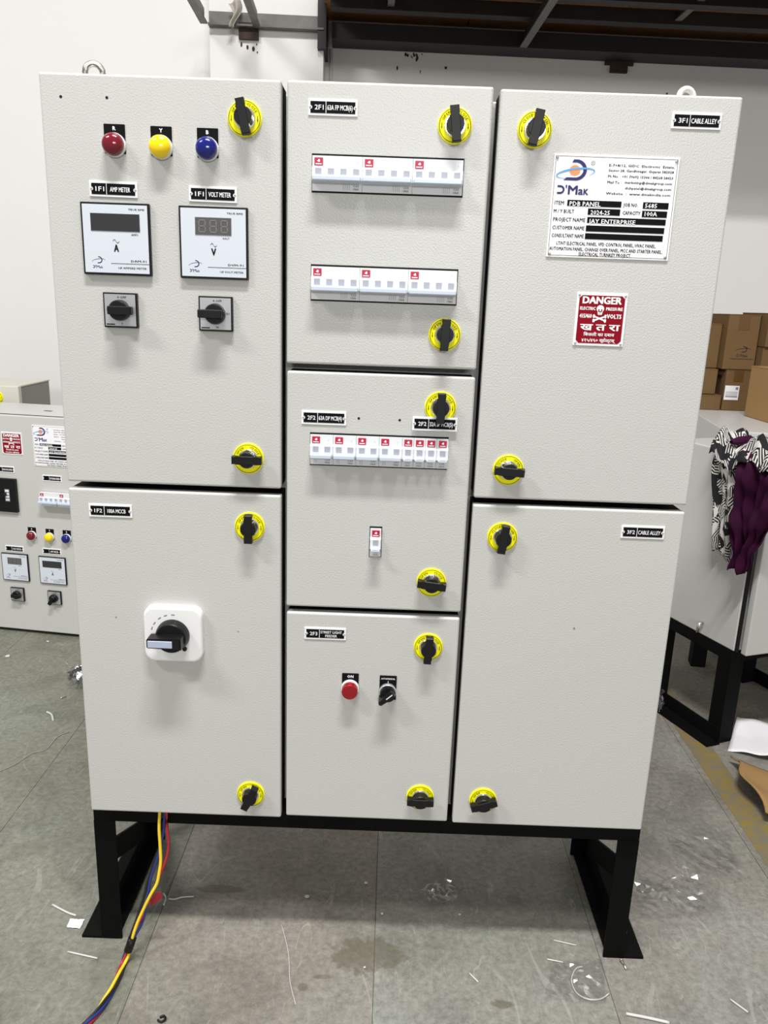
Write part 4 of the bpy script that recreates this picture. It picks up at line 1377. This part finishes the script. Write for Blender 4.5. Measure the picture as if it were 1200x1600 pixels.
curvy('cable_strip', 'small white strip at the lower right edge of the floor', 'offcut', [(0.640, -0.060), (0.660, -0.085)], 0.0016, OFFCUT, G)
# a screw by the right foot
b = new_bm()
tube(b, [(0, 0, 0.0022), (0.0035, -0.018, 0.0022)], 0.0020, 8); tube(b, [(-0.0004, 0.002, 0.0036), (0, 0, 0.0036)], 0.0036, 8)
tag(obj('screw', b, ZINC, None, (0.473, 0.012, 0.0)), 'small metal screw lying just in front of the right foot', 'screw')
b = new_bm(); tube(b, smooth_path([(0, 0, 0.003), (0.006, 0.003, 0.003), (0.010, -0.003, 0.003), (0.004, -0.008, 0.003), (-0.002, -0.005, 0.003)], 3), 0.0018, 6)
tag(obj('metal_clip', b, BLACK, None, (-0.325, -0.139, 0)), 'tiny bent dark clip at the bottom edge of the floor', 'clip')
# paper scrap
def flat_sheet(name, label, cat, pts, m, group=None, lift=0.004, thick=0.0006, wob=0.5, n=7, seed=1, kids=None):
    """a quadrilateral sheet lying on the floor with a little buckle"""
    rnd = random.Random(seed)
    P4 = [Vector((p[0], p[1], 0)) for p in pts]
    c = sum(P4, Vector()) / 4
    ph = [rnd.uniform(0, 6) for _ in range(4)]
    verts, faces = [], []
    for j in range(n + 1):
        for i in range(n + 1):
            u, v = i / n, j / n
            p = (P4[0] * (1 - u) + P4[1] * u) * (1 - v) + (P4[3] * (1 - u) + P4[2] * u) * v
            h = lift * (0.5 + 0.5 * math.sin(u * 6 + ph[0]) * math.cos(v * 5 + ph[1])) + lift * wob * abs(math.sin((u - v) * 9 + ph[2])) 
            p = p - c
            verts.append((p.x + rnd.uniform(-1, 1) * lift * 0.4, p.y + rnd.uniform(-1, 1) * lift * 0.4, thick + h))
    for j in range(n):
        for i in range(n):
            a = j * (n + 1) + i
            faces.append((a, a + n + 1, a + n + 2, a + 1))
    me = bpy.data.meshes.new(name)
    me.from_pydata(verts, [], faces)
    bmn = bmesh.new(); bmn.from_mesh(me); bmesh.ops.recalc_face_normals(bmn, faces=list(bmn.faces)); bmn.to_mesh(me); bmn.free()
    me.materials.append(m)
    o = link(name, me, None, (c.x, c.y, 0))
    md = o.modifiers.new('thickness', 'SOLIDIFY'); md.thickness = thick; md.offset = 0
    return tag(o, label, cat, group)
flat_sheet('paper_scrap', 'small white paper scrap beside the left foot of the stand', 'paper', [(-0.553, 0.062), (-0.526, 0.062), (-0.526, 0.040), (-0.552, 0.042)], PAPER, lift=0.0015)
GP = 'clear plastic scraps on the floor'
flat_sheet('plastic_bag', 'flat clear plastic bag lying on the floor right of the stand, farther one', 'plastic bag', [(0.677, 0.373), (0.810, 0.351), (0.791, 0.233), (0.665, 0.265)], FILM, GP, 0.007, 0.0004, 0.8, 14, 3)
flat_sheet('plastic_bag', 'crumpled clear plastic film right beside the right leg of the stand', 'plastic bag', [(0.560, 0.232), (0.700, 0.240), (0.672, 0.133), (0.540, 0.115)], FILM, GP, 0.009, 0.0004, 1.0, 16, 4)
flat_sheet('plastic_bag', 'clear plastic wrapper under the wire loop in front of the right foot', 'plastic bag', [(0.345, 0.000), (0.440, 0.015), (0.420, -0.080), (0.316, -0.075)], FILM, GP, 0.006, 0.0004, 0.8, 14, 5)
flat_sheet('plastic_bag', 'small crumpled brownish clear wrapper on the shaded floor under the panel', 'plastic bag', [(0.115, 0.165), (0.172, 0.200), (0.186, 0.140), (0.128, 0.130)], FILM, GP, 0.010, 0.0004, 1.0, 12, 6)
flat_sheet('plastic_bag', 'crumpled clear bag half hidden behind the left edge of the panel', 'plastic bag', [(-0.945, 1.020), (-0.880, 1.030), (-0.850, 0.925), (-0.905, 0.935)], FILM, GP, 0.030, 0.0004, 1.0, 12, 7)
flat_sheet('plastic_bag', 'crumpled clear bag against the foot of the right cabinet', 'plastic bag', [(0.800, 1.000), (0.858, 1.000), (0.850, 0.925), (0.800, 0.915)], FILM, GP, 0.030, 0.0004, 1.0, 12, 8)
for i, (x, y, r, l) in enumerate(((-0.114, 0.142, 0.0045, 'white crumb on the shaded floor left of the middle seam'), (0.001, 0.187, 0.004, 'pale crumb near the middle seam under the panel'), (0.036, 0.106, 0.003, 'tiny white crumb at the shadow edge by the middle seam'), (0.186, 0.111, 0.0025, 'tiny white crumb at the shadow edge below the brownish wrapper'), (-1.114, 1.265, 0.005, 'white crumb right in front of the far left panel'), (-1.193, 1.144, 0.007, 'white flake on the floor at the left edge near the far panel'), (1.048, 0.600, 0.004, 'white crumb beside the torn cardboard'), (1.204, 1.103 - 0.12, 0.005, 'white crumb under the right cabinet'), (0.006, -0.022, 0.0025, 'tiny white speck on the brown stain'))):
    b = new_bm()
    b2 = bmesh.new(); bmesh.ops.create_icosphere(b2, subdivisions=1, radius=1)
    rr = random.Random(i)
    for v in b2.verts:
        v.co = Vector((v.co.x * r * rr.uniform(0.7, 1.5), v.co.y * r * rr.uniform(0.6, 1.2), v.co.z * r * 0.45 + r * 0.45))
    merge(b, b2)
    tag(obj('crumb', b, OFFCUT, None, (x, y, 0)), l, 'crumb', 'white crumbs on the floor')
# creased white paper by the right cabinet
def sheet_world(name, label, cat, func, nu, nv, m, loc, thick):
    verts, faces = [], []
    for j in range(nv + 1):
        for i in range(nu + 1):
            verts.append(func(i / nu, j / nv))
    for j in range(nv):
        for i in range(nu):
            a = j * (nu + 1) + i
            faces.append((a, a + 1, a + nu + 2, a + nu + 1))
    me = bpy.data.meshes.new(name); me.from_pydata(verts, [], faces); me.materials.append(m)
    for p_ in me.polygons:
        p_.use_smooth = True
    o = link(name, me, None, loc)
    md = o.modifiers.new('thickness', 'SOLIDIFY'); md.thickness = thick; md.offset = 0
    return tag(o, label, cat)
def pf(u, v):
    A, B, Cc, D = Vector((-0.084, 0.049, 0)), Vector((0.075, -0.030, 0)), Vector((0.17, 0.12, 0)), Vector((0.005, 0.205, 0))
    p_ = (A * (1 - u) + B * u) * (1 - v) + (D * (1 - u) + Cc * u) * v
    z = 0.001 + 0.018 * (1 - math.cos(u * 4.2)) * 0.5 + 0.040 * max(0, v - 0.55) * (1 - u) + 0.006 * math.sin(u * 7 + v * 3) ** 2
    return (p_.x, p_.y, z)
sheet_world('paper_sheet', 'creased white sheet of paper on the floor before the right cabinet', 'paper', pf, 16, 12, PAPER, (1.050, 0.735 - 0.045, 0.0), 0.0005)
# torn cardboard piece
def cf(u, v):
    A, B, Cc, D = Vector((-0.050, -0.115, 0)), Vector((0.14, -0.16, 0)), Vector((0.19, 0.025, 0)), Vector((-0.020, 0.135, 0))
    p_ = (A * (1 - u) + B * u) * (1 - v) + (D * (1 - u) + Cc * u) * v
    edge = 0.014 * math.sin(v * 8 + 1) * (1 - u)
    z = 0.003 + 0.050 * (1 - u) ** 3 * (0.35 + 0.65 * math.sin(PI * min(1, v * 1.1))) + 0.006 * math.sin(v * 6) ** 2 + 0.010 * (1 - v) ** 4
    return (p_.x + edge, p_.y, z)
sheet_world('cardboard_piece', 'torn flat piece of brown cardboard on the floor at the right edge', 'cardboard', cf, 18, 18, CARDLIGHT, (0.960, 0.545, 0.0), 0.0035)
# scrap of film caught on the end of the deck
def hf(u, v):
    return (0.045 * (u - 0.5) * (1 - 0.55 * v) + 0.012 * math.sin(v * 5), 0.012 * math.sin(u * 7 + v * 3), -0.085 * v + 0.02 * u * (1 - v))
o = sheet_world('film_scrap', 'torn scrap of cloudy plastic film hanging from the steel above the column', 'plastic scrap', hf, 8, 10, mat('cloudy_film', (0.38, 0.35, 0.30), 0.5), (-0.665, 2.345, 2.275), 0.0006)
bpy.data.objects.remove(_to)
